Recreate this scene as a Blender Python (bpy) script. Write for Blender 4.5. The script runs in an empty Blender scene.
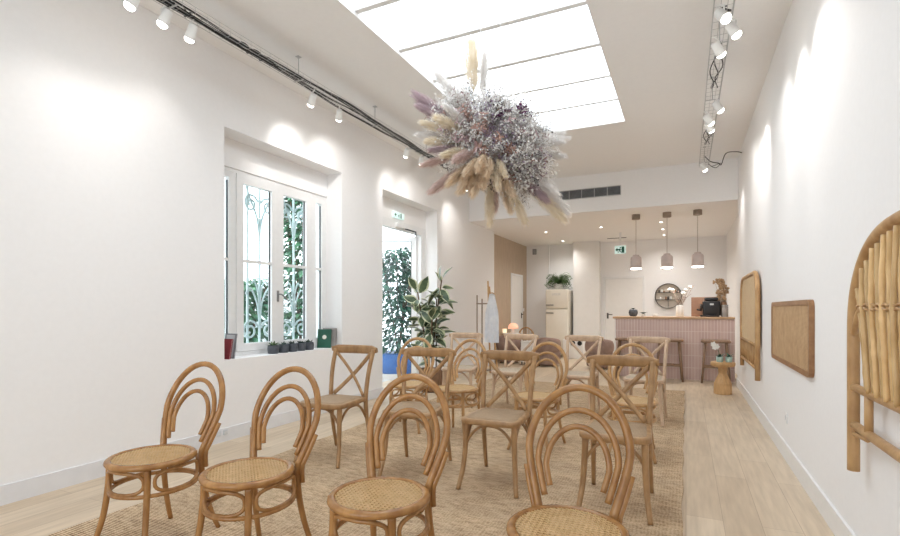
import bpy, math, random
from mathutils import Vector, Matrix, noise
random.seed(7)
PI = math.pi
C = bpy.context.scene.collection
SKY_STRENGTH = 2.6
EXPOSURE = 0.75
SPOT_W = 12.0
DOWN_W = 29.0
PEND_W = 7.0

# ------------------------------------------------------------------ materials
def lin(v):
    v /= 255.0
    return v / 12.92 if v <= 0.04045 else ((v + 0.055) / 1.055) ** 2.4
def rgb(r, g, b): return (lin(r), lin(g), lin(b), 1.0)

def new_mat(name):
    m = bpy.data.materials.new(name); m.use_nodes = True
    nt = m.node_tree; b = nt.nodes['Principled BSDF']
    return m, nt, b
def nd(nt, t, **kw):
    n = nt.nodes.new(t)
    for k, v in kw.items(): setattr(n, k, v)
    return n
def ramp(nt, stops):
    r = nd(nt, 'ShaderNodeValToRGB'); e = r.color_ramp.elements
    while len(e) < len(stops): e.new(0.5)
    for i, (p, c) in enumerate(stops): e[i].position = p; e[i].color = c
    return r
def coords(nt, scale=(1, 1, 1), kind='Object'):
    t = nd(nt, 'ShaderNodeTexCoord'); m = nd(nt, 'ShaderNodeMapping')
    m.inputs['Scale'].default_value = scale
    nt.links.new(t.outputs[kind], m.inputs['Vector']); return m.outputs['Vector']
def bump(nt, b, height, strength, dist):
    n = nd(nt, 'ShaderNodeBump'); n.inputs['Strength'].default_value = strength; n.inputs['Distance'].default_value = dist
    nt.links.new(height, n.inputs['Height']); nt.links.new(n.outputs['Normal'], b.inputs['Normal'])

def noisy(name, c1, c2, scale=8, rough=0.5, stretch=(1, 1, 1), bstr=0.1, bdist=0.002, metal=0.0, detail=4, vary=0.0, spec=0.5, sheen=0.0):
    m, nt, b = new_mat(name)
    v = coords(nt, stretch)
    n = nd(nt, 'ShaderNodeTexNoise'); n.inputs['Scale'].default_value = scale; n.inputs['Detail'].default_value = detail
    nt.links.new(v, n.inputs['Vector'])
    r = ramp(nt, [(0.3, c1), (0.7, c2)]); nt.links.new(n.outputs['Fac'], r.inputs['Fac'])
    out = r.outputs['Color']
    if vary:
        oi = nd(nt, 'ShaderNodeObjectInfo'); h = nd(nt, 'ShaderNodeHueSaturation')
        mr = nd(nt, 'ShaderNodeMapRange'); mr.inputs['To Min'].default_value = 1 - vary; mr.inputs['To Max'].default_value = 1 + vary
        nt.links.new(oi.outputs['Random'], mr.inputs['Value']); nt.links.new(mr.outputs['Result'], h.inputs['Value'])
        nt.links.new(out, h.inputs['Color']); out = h.outputs['Color']
    nt.links.new(out, b.inputs['Base Color'])
    b.inputs['Roughness'].default_value = rough; b.inputs['Metallic'].default_value = metal
    b.inputs['Specular IOR Level'].default_value = spec
    if bstr: bump(nt, b, n.outputs['Fac'], bstr, bdist)
    return m

def soft(name, c1, c2, tl=0.55):
    m = noisy(name, c1, c2, 12, 0.95, bstr=0, spec=0.1); nt = m.node_tree; b = nt.nodes['Principled BSDF']
    t = nd(nt, 'ShaderNodeBsdfTranslucent'); mx = nd(nt, 'ShaderNodeMixShader'); mx.inputs['Fac'].default_value = tl
    nt.links.new(b.inputs['Base Color'].links[0].from_socket, t.inputs['Color'])
    nt.links.new(b.outputs[0], mx.inputs[1]); nt.links.new(t.outputs[0], mx.inputs[2]); nt.links.new(mx.outputs[0], nt.nodes['Material Output'].inputs['Surface']); return m

def emis(name, col, strength):
    m, nt, b = new_mat(name)
    v = coords(nt); n = nd(nt, 'ShaderNodeTexNoise'); n.inputs['Scale'].default_value = 3
    nt.links.new(v, n.inputs['Vector'])
    r = ramp(nt, [(0, col), (1, col)]); nt.links.new(n.outputs['Fac'], r.inputs['Fac'])
    nt.links.new(r.outputs['Color'], b.inputs['Emission Color'])
    b.inputs['Base Color'].default_value = col
    b.inputs['Emission Strength'].default_value = strength
    return m

def glass_mat(name, tint, refl=1.0):
    m, nt, b = new_mat(name); nt.nodes.remove(b)
    out = nt.nodes['Material Output']
    tr = nd(nt, 'ShaderNodeBsdfTransparent'); tr.inputs['Color'].default_value = tint
    gl = nd(nt, 'ShaderNodeBsdfGlossy'); gl.inputs['Roughness'].default_value = 0.02
    lw = nd(nt, 'ShaderNodeLayerWeight'); lw.inputs['Blend'].default_value = 0.5
    pw = nd(nt, 'ShaderNodeMath', operation='POWER'); pw.inputs[1].default_value = 4.0; nt.links.new(lw.outputs['Facing'], pw.inputs[0])
    fr = nd(nt, 'ShaderNodeMath', operation='MULTIPLY_ADD'); fr.inputs[1].default_value = 0.55; fr.inputs[2].default_value = 0.035; nt.links.new(pw.outputs[0], fr.inputs[0])
    mx = nd(nt, 'ShaderNodeMixShader')
    nt.links.new(fr.outputs[0], mx.inputs['Fac']); nt.links.new(tr.outputs[0], mx.inputs[1]); nt.links.new(gl.outputs[0], mx.inputs[2])
    nt.links.new(mx.outputs[0], out.inputs['Surface'])
    return m

def floor_mat():
    m, nt, b = new_mat('oak_planks')
    t = nd(nt, 'ShaderNodeTexCoord'); mp = nd(nt, 'ShaderNodeMapping'); mp.inputs['Rotation'].default_value = (0, 0, PI / 2)
    nt.links.new(t.outputs['Object'], mp.inputs['Vector'])
    br = nd(nt, 'ShaderNodeTexBrick'); br.offset = 0.37
    br.inputs['Scale'].default_value = 1.0; br.inputs['Brick Width'].default_value = 1.35; br.inputs['Row Height'].default_value = 0.19
    br.inputs['Mortar Size'].default_value = 0.0016; br.inputs['Bias'].default_value = 0.0
    br.inputs['Color1'].default_value = rgb(216, 199, 176); br.inputs['Color2'].default_value = rgb(203, 184, 159); br.inputs['Mortar'].default_value = rgb(176, 155, 130)
    nt.links.new(mp.outputs['Vector'], br.inputs['Vector'])
    v = coords(nt, (14, 1.1, 1)); n = nd(nt, 'ShaderNodeTexNoise'); n.inputs['Scale'].default_value = 2.2; n.inputs['Detail'].default_value = 6
    nt.links.new(v, n.inputs['Vector'])
    v2 = coords(nt, (1.5, .5, 1)); n2 = nd(nt, 'ShaderNodeTexNoise'); n2.inputs['Scale'].default_value = 1.8; n2.inputs['Detail'].default_value = 3
    nt.links.new(v2, n2.inputs['Vector'])
    r = ramp(nt, [(0.3, (0.80, 0.77, 0.73, 1)), (0.65, (1.06, 1.05, 1.04, 1))]); nt.links.new(n.outputs['Fac'], r.inputs['Fac'])
    r2 = ramp(nt, [(0.3, (0.9, 0.9, 0.9, 1)), (0.7, (1.08, 1.08, 1.08, 1))]); nt.links.new(n2.outputs['Fac'], r2.inputs['Fac'])
    mx = nd(nt, 'ShaderNodeMixRGB', blend_type='MULTIPLY'); mx.inputs[0].default_value = 0.7
    nt.links.new(br.outputs['Color'], mx.inputs[1]); nt.links.new(r.outputs['Color'], mx.inputs[2])
    mx2 = nd(nt, 'ShaderNodeMixRGB', blend_type='MULTIPLY'); mx2.inputs[0].default_value = 0.8
    nt.links.new(mx.outputs[0], mx2.inputs[1]); nt.links.new(r2.outputs['Color'], mx2.inputs[2])
    nt.links.new(mx2.outputs[0], b.inputs['Base Color']); b.inputs['Roughness'].default_value = 0.42
    bump(nt, b, n.outputs['Fac'], 0.12, 0.001)
    return m

def jute_mat():
    m, nt, b = new_mat('woven_jute')
    v = coords(nt)
    w = nd(nt, 'ShaderNodeTexWave', wave_type='BANDS', bands_direction='Y'); w.inputs['Scale'].default_value = 24
    w.inputs['Distortion'].default_value = 2.0; w.inputs['Detail'].default_value = 3; w.inputs['Detail Scale'].default_value = 4
    nt.links.new(v, w.inputs['Vector'])
    w2 = nd(nt, 'ShaderNodeTexWave', wave_type='BANDS', bands_direction='X'); w2.inputs['Scale'].default_value = 17
    w2.inputs['Distortion'].default_value = 5.0; w2.inputs['Detail'].default_value = 2
    nt.links.new(v, w2.inputs['Vector'])
    n = nd(nt, 'ShaderNodeTexNoise'); n.inputs['Scale'].default_value = 45; n.inputs['Detail'].default_value = 5
    v3 = coords(nt, (.35, 1, 1)); nt.links.new(v3, n.inputs['Vector'])
    ad = nd(nt, 'ShaderNodeMath', operation='MULTIPLY'); nt.links.new(w.outputs['Fac'], ad.inputs[0]); w2b = nd(nt, 'ShaderNodeMath', operation='MULTIPLY_ADD'); w2b.inputs[1].default_value = 0.4; w2b.inputs[2].default_value = 0.6; nt.links.new(w2.outputs['Fac'], w2b.inputs[0]); nt.links.new(w2b.outputs[0], ad.inputs[1])
    ad2 = nd(nt, 'ShaderNodeMath', operation='ADD'); nt.links.new(ad.outputs[0], ad2.inputs[0]); nt.links.new(n.outputs['Fac'], ad2.inputs[1])
    ad3 = nd(nt, 'ShaderNodeMath', operation='MULTIPLY'); ad3.inputs[1].default_value = .66; nt.links.new(ad2.outputs[0], ad3.inputs[0]); ad2 = ad3
    r = ramp(nt, [(0.24, rgb(96, 72, 50)), (0.48, rgb(180, 150, 117)), (0.76, rgb(226, 204, 174))]); nt.links.new(ad2.outputs[0], r.inputs['Fac'])
    n2 = nd(nt, 'ShaderNodeTexNoise'); n2.inputs['Scale'].default_value = 2.2; n2.inputs['Detail'].default_value = 4
    v4 = coords(nt, (.3, 2.4, 1)); nt.links.new(v4, n2.inputs['Vector'])
    r2 = ramp(nt, [(0.32, (0.88, 0.87, 0.87, 1)), (0.68, (1.05, 1.04, 1.02, 1))]); nt.links.new(n2.outputs['Fac'], r2.inputs['Fac'])
    mx = nd(nt, 'ShaderNodeMixRGB', blend_type='MULTIPLY'); mx.inputs[0].default_value = 1
    nt.links.new(r.outputs['Color'], mx.inputs[1]); nt.links.new(r2.outputs['Color'], mx.inputs[2])
    nt.links.new(mx.outputs[0], b.inputs['Base Color']); b.inputs['Roughness'].default_value = 0.95
    b.inputs['Specular IOR Level'].default_value = 0.1
    bump(nt, b, ad2.outputs[0], 0.6, 0.008)
    return m

def tile_mat():
    m, nt, b = new_mat('pink_finger_tiles')
    t = nd(nt, 'ShaderNodeTexCoord'); mp = nd(nt, 'ShaderNodeMapping'); mp.inputs['Rotation'].default_value = (PI / 2, 0, 0)
    nt.links.new(t.outputs['Object'], mp.inputs['Vector'])
    br = nd(nt, 'ShaderNodeTexBrick'); br.offset = 0.0
    br.inputs['Scale'].default_value = 1; br.inputs['Brick Width'].default_value = 0.048; br.inputs['Row Height'].default_value = 0.205
    br.inputs['Mortar Size'].default_value = 0.0035
    br.inputs['Color1'].default_value = rgb(214, 186, 176); br.inputs['Color2'].default_value = rgb(206, 176, 168); br.inputs['Mortar'].default_value = rgb(232, 218, 210)
    nt.links.new(mp.outputs['Vector'], br.inputs['Vector']); nt.links.new(br.outputs['Color'], b.inputs['Base Color'])
    b.inputs['Roughness'].default_value = 0.3
    iv = nd(nt, 'ShaderNodeMath', operation='SUBTRACT'); iv.inputs[0].default_value = 1; nt.links.new(br.outputs['Fac'], iv.inputs[1])
    bump(nt, b, iv.outputs[0], 0.4, 0.003)
    return m

def weave_mat(name, c1, c2, s, axis_a='Y', axis_b='Z', dist=0.0015, rough=0.65):
    m, nt, b = new_mat(name)
    v = coords(nt)
    w = nd(nt, 'ShaderNodeTexWave', bands_direction=axis_a); w.inputs['Scale'].default_value = s; w.inputs['Distortion'].default_value = 0.6
    w2 = nd(nt, 'ShaderNodeTexWave', bands_direction=axis_b); w2.inputs['Scale'].default_value = s; w2.inputs['Distortion'].default_value = 0.6
    n = nd(nt, 'ShaderNodeTexNoise'); n.inputs['Scale'].default_value = 14; n.inputs['Detail'].default_value = 5
    for q in (w, w2, n): nt.links.new(v, q.inputs['Vector'])
    mu = nd(nt, 'ShaderNodeMath', operation='MULTIPLY'); nt.links.new(w.outputs['Fac'], mu.inputs[0]); nt.links.new(w2.outputs['Fac'], mu.inputs[1])
    ad = nd(nt, 'ShaderNodeMath', operation='MULTIPLY_ADD'); nt.links.new(n.outputs['Fac'], ad.inputs[0]); ad.inputs[1].default_value = 0.6; nt.links.new(mu.outputs[0], ad.inputs[2])
    r = ramp(nt, [(0.2, c1), (0.9, c2)]); nt.links.new(ad.outputs[0], r.inputs['Fac']); nt.links.new(r.outputs['Color'], b.inputs['Base Color'])
    b.inputs['Roughness'].default_value = rough; bump(nt, b, mu.outputs[0], 0.6, dist)
    return m

def leaf_mat(name, c_mid, c_var, margin=None, rough=0.45):
    m, nt, b = new_mat(name)
    v = coords(nt); n = nd(nt, 'ShaderNodeTexNoise'); n.inputs['Scale'].default_value = 9; n.inputs['Detail'].default_value = 3
    nt.links.new(v, n.inputs['Vector'])
    r = ramp(nt, [(0.35, c_mid), (0.65, c_var)]); nt.links.new(n.outputs['Fac'], r.inputs['Fac']); col = r.outputs['Color']
    if margin:
        uv = nd(nt, 'ShaderNodeUVMap'); sp = nd(nt, 'ShaderNodeSeparateXYZ'); nt.links.new(uv.outputs['UV'], sp.inputs[0])
        ad = nd(nt, 'ShaderNodeMath', operation='MULTIPLY_ADD'); nt.links.new(n.outputs['Fac'], ad.inputs[0]); ad.inputs[1].default_value = 0.5; nt.links.new(sp.outputs['X'], ad.inputs[2])
        rr = ramp(nt, [(0.86, (0, 0, 0, 1)), (0.95, (1, 1, 1, 1))]); nt.links.new(ad.outputs[0], rr.inputs['Fac'])
        mx = nd(nt, 'ShaderNodeMixRGB'); nt.links.new(rr.outputs['Color'], mx.inputs[0]); nt.links.new(col, mx.inputs[1]); mx.inputs[2].default_value = margin
        col = mx.outputs[0]
    nt.links.new(col, b.inputs['Base Color']); b.inputs['Roughness'].default_value = rough
    return m

M = {}
M['wall'] = noisy('white_wall_paint', rgb(240, 239, 239), rgb(242, 241, 241), 30, 0.75, bstr=0.04, bdist=0.001)
M['ceiling'] = noisy('white_ceiling_paint', rgb(241, 240, 239), rgb(243, 242, 241), 25, 0.8, bstr=0.03, bdist=0.001)
M['trim'] = noisy('white_gloss_paint', rgb(232, 232, 232), rgb(236, 236, 236), 20, 0.35, bstr=0.0)
M['panelwhite'] = noisy('white_lacquer', rgb(233, 231, 228), rgb(236, 234, 231), 10, 0.45, bstr=0.0)
M['floor'] = floor_mat(); M['jute'] = jute_mat(); M['tile'] = tile_mat()
M['honey'] = noisy('honey_beech', rgb(140, 96, 52), rgb(176, 130, 78), 7, 0.27, (3, 3, 1.2), 0.05, 0.001, vary=0.06)
M['honeycane'] = noisy('honey_cane', rgb(206, 172, 122), rgb(224, 192, 144), 30, 0.5, bstr=0.0)
M['palecane'] = noisy('pale_cane', rgb(214, 184, 138), rgb(228, 202, 160), 30, 0.5, bstr=0.0)
M['palehoney'] = noisy('light_honey_beech', rgb(166, 126, 80), rgb(196, 156, 108), 7, 0.28, (3, 3, 1.2), 0.05, 0.001, vary=0.05)
M['oak'] = noisy('oiled_oak', rgb(146, 110, 72), rgb(180, 143, 100), 7, 0.36, (3, 3, 1.5), 0.04, 0.001, vary=0.06)
M['paleoak'] = noisy('washed_oak', rgb(188, 160, 134), rgb(210, 184, 158), 7, 0.42, (3, 3, 1.5), 0.04, 0.001, vary=0.05)
M['pad'] = weave_mat('woven_rattan_pad', rgb(138, 114, 88), rgb(186, 160, 130), 42, 'X', 'Y')
M['palepad'] = weave_mat('pale_rattan_pad', rgb(160, 142, 122), rgb(205, 190, 168), 42, 'X', 'Y')
M['rattan'] = noisy('rattan_pole', rgb(168, 128, 84), rgb(200, 162, 114), 7, 0.4, (3, 3, 1), 0.06, 0.001)
M['cane_a'] = noisy('rattan_cane_light', rgb(196, 160, 108), rgb(218, 186, 136), 12, 0.4, (2, 2, 1), 0.05, 0.001, vary=0.22)
M['panelweave'] = weave_mat('woven_rattan_panel', rgb(152, 116, 80), rgb(216, 184, 142), 38)
M['caneweave'] = weave_mat('pale_cane_webbing', rgb(202, 172, 132), rgb(232, 210, 174), 30)
M['walnut'] = noisy('walnut_frame', rgb(136, 96, 62), rgb(164, 124, 86), 8, 0.4, (3, 1, 3), 0.05, 0.001)
M['stoolwood'] = noisy('brown_stool_wood', rgb(124, 96, 74), rgb(152, 122, 96), 9, 0.45, (3, 3, 1), 0.05, 0.001)
M['stump'] = noisy('teak_stump', rgb(184, 144, 96), rgb(212, 172, 122), 7, 0.55, (4, 4, 1), 0.15, 0.002)
M['counterwood'] = noisy('pale_counter_wood', rgb(182, 146, 112), rgb(204, 170, 134), 5, 0.4, (1, 6, 6), 0.05, 0.001)
M['slatwood'] = noisy('beige_wood_cladding', rgb(178, 159, 137), rgb(196, 177, 155), 6, 0.55, (8, 8, .7), 0.1, 0.001)
M['black'] = noisy('black_plastic', rgb(22, 22, 24), rgb(32, 32, 34), 10, 0.4, bstr=0)
M['cable'] = noisy('black_cable', rgb(24, 24, 26), rgb(40, 40, 42), 10, 0.5, bstr=0)
M['skirt'] = noisy('grey_white_skirting', rgb(222, 222, 224), rgb(228, 228, 230), 10, 0.45, bstr=0)
M['driedgold'] = noisy('dried_golden_seed', rgb(150, 122, 92), rgb(188, 158, 124), 20, 0.9, bstr=0)
M['barwhite'] = noisy('pale_glazing_bar', rgb(236, 236, 236), rgb(240, 240, 240), 8, 0.6, bstr=0)
M['wire'] = noisy('pale_wire', rgb(178, 178, 178), rgb(196, 196, 196), 10, 0.35, bstr=0, metal=0.3)
M['head'] = noisy('white_lamp_housing', rgb(232, 232, 230), rgb(240, 240, 238), 10, 0.4, bstr=0)
M['lampglow'] = emis('lamp_glow', (1.0, 0.95, 0.86, 1), 9)
M['mauve'] = noisy('mauve_concrete_shade', rgb(196, 182, 178), rgb(208, 194, 190), 14, 0.7, bstr=0.05)
M['bronze'] = noisy('bronze_canopy', rgb(142, 126, 112), rgb(158, 142, 128), 10, 0.5, bstr=0)
M['cord'] = noisy('grey_cord', rgb(160, 150, 144), rgb(176, 166, 160), 10, 0.6, bstr=0)
M['grille'] = noisy('grey_vent_metal', rgb(132, 134, 138), rgb(146, 148, 152), 10, 0.5, bstr=0)
M['ventdark'] = noisy('dark_vent_metal', rgb(88, 90, 94), rgb(98, 100, 104), 10, 0.6, bstr=0)  # darker grey metal for the vent backing and the slot vent
M['glass'] = glass_mat('window_glass', (0.96, 0.985, 0.99, 1)); M['skyglass'] = glass_mat('skylight_glass', (0.97, 0.98, 0.985, 1))
M['gasket'] = noisy('dark_gasket', rgb(52, 58, 62), rgb(64, 70, 74), 10, 0.6, bstr=0)
M['iron'] = noisy('pale_teal_iron', rgb(170, 188, 188), rgb(188, 204, 204), 14, 0.5, bstr=0.05)
M['steel'] = noisy('brushed_steel', rgb(150, 150, 150), rgb(175, 175, 175), 12, 0.35, bstr=0, metal=0.8)
M['extground'] = noisy('courtyard_paving', rgb(196, 198, 198), rgb(212, 214, 214), 5, 0.8, bstr=0.1)
M['extwall'] = noisy('courtyard_render', rgb(226, 232, 234), rgb(236, 240, 242), 4, 0.85, bstr=0.1)
M['leaf'] = leaf_mat('shrub_leaf', rgb(44, 92, 72), rgb(84, 138, 98)); M['leaf2'] = leaf_mat('dark_shrub_leaf', rgb(26, 66, 56), rgb(60, 112, 88))
M['rubber'] = leaf_mat('variegated_leaf', rgb(52, 74, 54), rgb(98, 116, 84), rgb(196, 200, 166), 0.35)
M['fernleaf'] = leaf_mat('fern_leaf', rgb(44, 82, 24), rgb(86, 122, 46))
M['succ'] = leaf_mat('succulent_leaf', rgb(62, 92, 56), rgb(104, 130, 84)); M['succdark'] = leaf_mat('dark_succulent_leaf', rgb(40, 58, 52), rgb(62, 84, 74))
M['bark'] = noisy('bark', rgb(84, 66, 50), rgb(112, 92, 72), 12, 0.9, (3, 3, 1), 0.3)
M['bluepot'] = noisy('blue_glazed_pot', rgb(46, 98, 170), rgb(60, 116, 188), 6, 0.4, bstr=0)
M['darkpot'] = noisy('dark_grey_pot', rgb(66, 70, 76), rgb(88, 92, 98), 18, 0.8, bstr=0.1)
M['soil'] = noisy('soil', rgb(52, 40, 32), rgb(72, 58, 46), 30, 0.95, bstr=0.3)
M['wicker'] = weave_mat('brown_wicker', rgb(96, 70, 52), rgb(158, 122, 92), 26, 'X', 'Z', 0.003)
M['cream'] = noisy('cream_enamel', rgb(232, 226, 212), rgb(237, 231, 218), 4, 0.22, bstr=0)
M['chrome'] = noisy('chrome', rgb(196, 196, 196), rgb(214, 214, 214), 8, 0.2, bstr=0, metal=0.9)
M['darkmetal'] = noisy('dark_metal', rgb(70, 64, 60), rgb(86, 80, 76), 8, 0.45, bstr=0, metal=0.4)
M['brownvelvet'] = noisy('brown_velvet', rgb(140, 116, 106), rgb(162, 138, 126), 9, 0.85, bstr=0.1)
M['redbook'] = noisy('dark_red_cover', rgb(128, 40, 48), rgb(148, 54, 60), 8, 0.55, bstr=0)
M['greenbook'] = noisy('dark_green_cover', rgb(22, 78, 60), rgb(34, 96, 74), 8, 0.5, bstr=0)
M['greybook'] = noisy('grey_cover', rgb(148, 142, 138), rgb(168, 162, 158), 8, 0.6, bstr=0)
M['paper'] = noisy('paper', rgb(232, 228, 218), rgb(240, 236, 228), 20, 0.8, bstr=0)
M['palegrey'] = noisy('pale_grey_print', rgb(196, 200, 204), rgb(214, 218, 220), 8, 0.6, bstr=0)
M['cloth'] = noisy('white_cotton', rgb(214, 218, 226), rgb(230, 233, 238), 12, 0.9, bstr=0.2)
M['teal'] = noisy('pale_teal_ceramic', rgb(176, 208, 202), rgb(192, 220, 214), 8, 0.35, bstr=0)
M['petal'] = noisy('white_petal', rgb(240, 238, 232), rgb(248, 246, 242), 8, 0.6, bstr=0)
M['whitecer'] = noisy('white_ceramic', rgb(234, 232, 228), rgb(242, 240, 236), 8, 0.3, bstr=0)
M['brownboard'] = noisy('brown_wood_board', rgb(150, 112, 90), rgb(166, 128, 104), 5, 0.5, (1, 1, 5), 0.05)
M['shelfback'] = noisy('beige_shelf_back', rgb(206, 196, 182), rgb(218, 208, 196), 6, 0.6, bstr=0)
M['exitgreen'] = emis('exit_green', rgb(10, 80, 62), 0.12); M['exitwhite'] = emis('exit_white', rgb(205, 232, 228), 0.25)
M['lampwarm'] = emis('warm_lamp_shade', (0.85, 0.42, 0.28, 1), 0.55); M['lampcream'] = emis('cream_lantern', (1.0, 0.85, 0.6, 1), 0.5)
M['plumecream'] = soft('cream_pampas', rgb(240, 229, 208), rgb(248, 241, 228))
M['plumewhite'] = soft('white_pampas', rgb(236, 232, 228), rgb(246, 244, 242))
M['plumemauve'] = soft('mauve_pampas', rgb(192, 172, 178), rgb(214, 196, 200))
M['plumepink'] = soft('dusty_pink_pampas', rgb(222, 202, 196), rgb(238, 222, 216))
M['plumepeach'] = soft('peach_grass', rgb(238, 222, 200), rgb(246, 234, 216))
M['gyp'] = soft('white_blossom', rgb(250, 248, 246), rgb(254, 253, 252), .75)
M['lilac'] = soft('lilac_blossom', rgb(178, 158, 184), rgb(208, 190, 210))
M['purple'] = soft('purple_blossom', rgb(104, 56, 98), rgb(140, 84, 128))
M['brownleaf'] = leaf_mat('dried_brown_leaf', rgb(134, 104, 94), rgb(172, 142, 130), rough=0.8)
M['mauveleaf'] = leaf_mat('dried_mauve_leaf', rgb(150, 124, 128), rgb(190, 166, 166), rough=0.8)
M['darkseed'] = leaf_mat('dark_seed_sprig', rgb(46, 36, 40), rgb(78, 64, 66), rough=0.9)
M['twig'] = noisy('dry_twig', rgb(168, 152, 138), rgb(200, 186, 172), 12, 0.9, bstr=0)

# ------------------------------------------------------------------ mesh builder
def catmull(pts, n=6, closed=False):
    P = [Vector(p) for p in pts]; out = []; k = len(P)
    rng = range(k if closed else k - 1)
    for i in rng:
        if closed: a, b, c, d = P[(i - 1) % k], P[i], P[(i + 1) % k], P[(i + 2) % k]
        else: a, b, c, d = P[max(i - 1, 0)], P[i], P[i + 1], P[min(i + 2, k - 1)]
        for j in range(n):
            t = j / n
            out.append(0.5 * ((2 * b) + (c - a) * t + (2 * a - 5 * b + 4 * c - d) * t * t + (3 * b - a - 3 * c + d) * t ** 3))
    if not closed: out.append(P[-1])
    return out

class MB:
    def __init__(s): s.v = []; s.f = []; s.sm = []; s.uv = {}; s.mi = []
    def join(s, i, a):
        """thin web that ties a leaf, hair or blossom (vertex i) to the stem vertices a, a+1"""
        s.f.append((i, a, a + 1)); s.sm.append(True)
    def add(s, verts, faces, smooth=False):
        b = len(s.v); s.v.extend(Vector(v) for v in verts)
        for f in faces: s.f.append(tuple(b + i for i in f)); s.sm.append(smooth)
        return b
    def box(s, a, b, mat=None):
        x0, y0, z0 = a; x1, y1, z1 = b
        vs = [Vector(p) for p in ((x0, y0, z0), (x1, y0, z0), (x1, y1, z0), (x0, y1, z0), (x0, y0, z1), (x1, y0, z1), (x1, y1, z1), (x0, y1, z1))]
        if mat: vs = [mat @ v for v in vs]
        s.add(vs, [(3, 2, 1, 0), (4, 5, 6, 7), (0, 1, 5, 4), (1, 2, 6, 5), (2, 3, 7, 6), (3, 0, 4, 7)]); return s
    def rbox(s, a, b, r=0.01, seg=3, mat=None):
        """box with rounded vertical edges and softened top and bottom edges"""
        x0, y0, z0 = a; x1, y1, z1 = b
        r = min(r, (x1 - x0) / 2.01, (y1 - y0) / 2.01, (z1 - z0) / 2.01)
        def outline(ins):
            q = []; rr = max(r - ins, 1e-4)
            for cx, cy, a0 in ((x1 - r, y1 - r, 0), (x0 + r, y1 - r, PI / 2), (x0 + r, y0 + r, PI), (x1 - r, y0 + r, 1.5 * PI)):
                for i in range(seg + 1):
                    t = a0 + PI / 2 * i / seg; q.append((cx + rr * math.cos(t), cy + rr * math.sin(t)))
            return q
        rings = []
        for i in range(seg + 1):
            t = PI / 2 * i / seg; rings.append((r * (1 - math.sin(t)), z0 + r * (1 - math.cos(t))))
        for i in range(seg + 1):
            t = PI / 2 * (1 - i / seg); rings.append((r * (1 - math.sin(t)), z1 - r * (1 - math.cos(t))))
        n = 4 * (seg + 1); vs = []; fs = []
        for ins, z in rings:
            for x, y in outline(ins): vs.append(Vector((x, y, z)))
        if mat: vs = [mat @ v for v in vs]
        for k in range(len(rings) - 1):
            for i in range(n):
                j = (i + 1) % n; fs.append((k * n + i, k * n + j, (k + 1) * n + j, (k + 1) * n + i))
        fs.append(tuple(reversed(range(n)))); fs.append(tuple((len(rings) - 1) * n + i for i in range(n)))
        s.add(vs, fs, True); return s
    def tube(s, path, r, n=8, closed=False, flat=None, up=None, caps=True):
        """r: radius or list; flat=(a,b): elliptical section, a along the frame's first axis"""
        P = [Vector(p) for p in path]; k = len(P)
        T = []
        for i in range(k):
            if closed: t = P[(i + 1) % k] - P[i - 1]
            else: t = P[min(i + 1, k - 1)] - P[max(i - 1, 0)]
            T.append(t.normalized() if t.length > 1e-9 else Vector((0, 0, 1)))
        u = Vector(up) if up else (Vector((0, 0, 1)) if abs(T[0].z) < 0.9 else Vector((1, 0, 0)))
        vs = []
        u = (u - T[0] * u.dot(T[0])).normalized(); u0 = u
        frames = []
        for i in range(k):
            if up: u = Vector(up)
            u = u - T[i] * u.dot(T[i])
            if u.length < 1e-6: u = T[i].orthogonal()
            u.normalize(); frames.append((u.copy(), T[i].cross(u)))
        tw = 0
        if closed and not up:
            u = frames[-1][0]; u = (u - T[0] * u.dot(T[0])).normalized()
            tw = math.atan2(u.dot(T[0].cross(u0)), u.dot(u0))
        for i in range(k):
            a, b = frames[i]; rr = r[i] if isinstance(r, (list, tuple)) else r
            fa, fb = flat if flat else (1, 1)
            for j in range(n):
                t = 2 * PI * j / n - (tw * i / k if closed else 0)
                vs.append(P[i] + a * (math.cos(t) * rr * fa) + b * (math.sin(t) * rr * fb))
        fs = []
        for i in range(k if closed else k - 1):
            i2 = (i + 1) % k
            for j in range(n):
                j2 = (j + 1) % n; fs.append((i * n + j, i * n + j2, i2 * n + j2, i2 * n + j))
        b = s.add(vs, fs, True)
        if not closed and caps:
            s.f.append(tuple(b + j for j in reversed(range(n)))); s.sm.append(False)
            s.f.append(tuple(b + (k - 1) * n + j for j in range(n))); s.sm.append(False)
        return s
    def bar(s, p, q, w, h, up=(0, 0, 1)):
        p, q = Vector(p), Vector(q); t = (q - p).normalized(); u = Vector(up); u = (u - t * u.dot(t)).normalized(); r = t.cross(u)
        vs = [c + r * (sx * w / 2) + u * (sz * h / 2) for c in (p, q) for sx, sz in ((-1, -1), (1, -1), (1, 1), (-1, 1))]
        s.add(vs, [(3, 2, 1, 0), (4, 5, 6, 7), (0, 1, 5, 4), (1, 2, 6, 5), (2, 3, 7, 6), (3, 0, 4, 7)]); return s
    def lathe(s, prof, n=24, c=(0, 0, 0), sx=1, sy=1, mat=None, closed=False):
        vs = []; fs = []; k = len(prof)
        for r, z in prof:
            for j in range(n):
                t = 2 * PI * j / n; v = Vector((c[0] + r * sx * math.cos(t), c[1] + r * sy * math.sin(t), c[2] + z)); vs.append(mat @ v if mat else v)
        for i in range(k if closed else k - 1):
            i2 = (i + 1) % k
            for j in range(n):
                j2 = (j + 1) % n; fs.append((i * n + j, i * n + j2, i2 * n + j2, i2 * n + j))
        b = s.add(vs, fs, True)
        if not closed:
            s.f.append(tuple(b + j for j in reversed(range(n)))); s.sm.append(False)
            s.f.append(tuple(b + (k - 1) * n + j for j in range(n))); s.sm.append(False)
        return s
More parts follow.
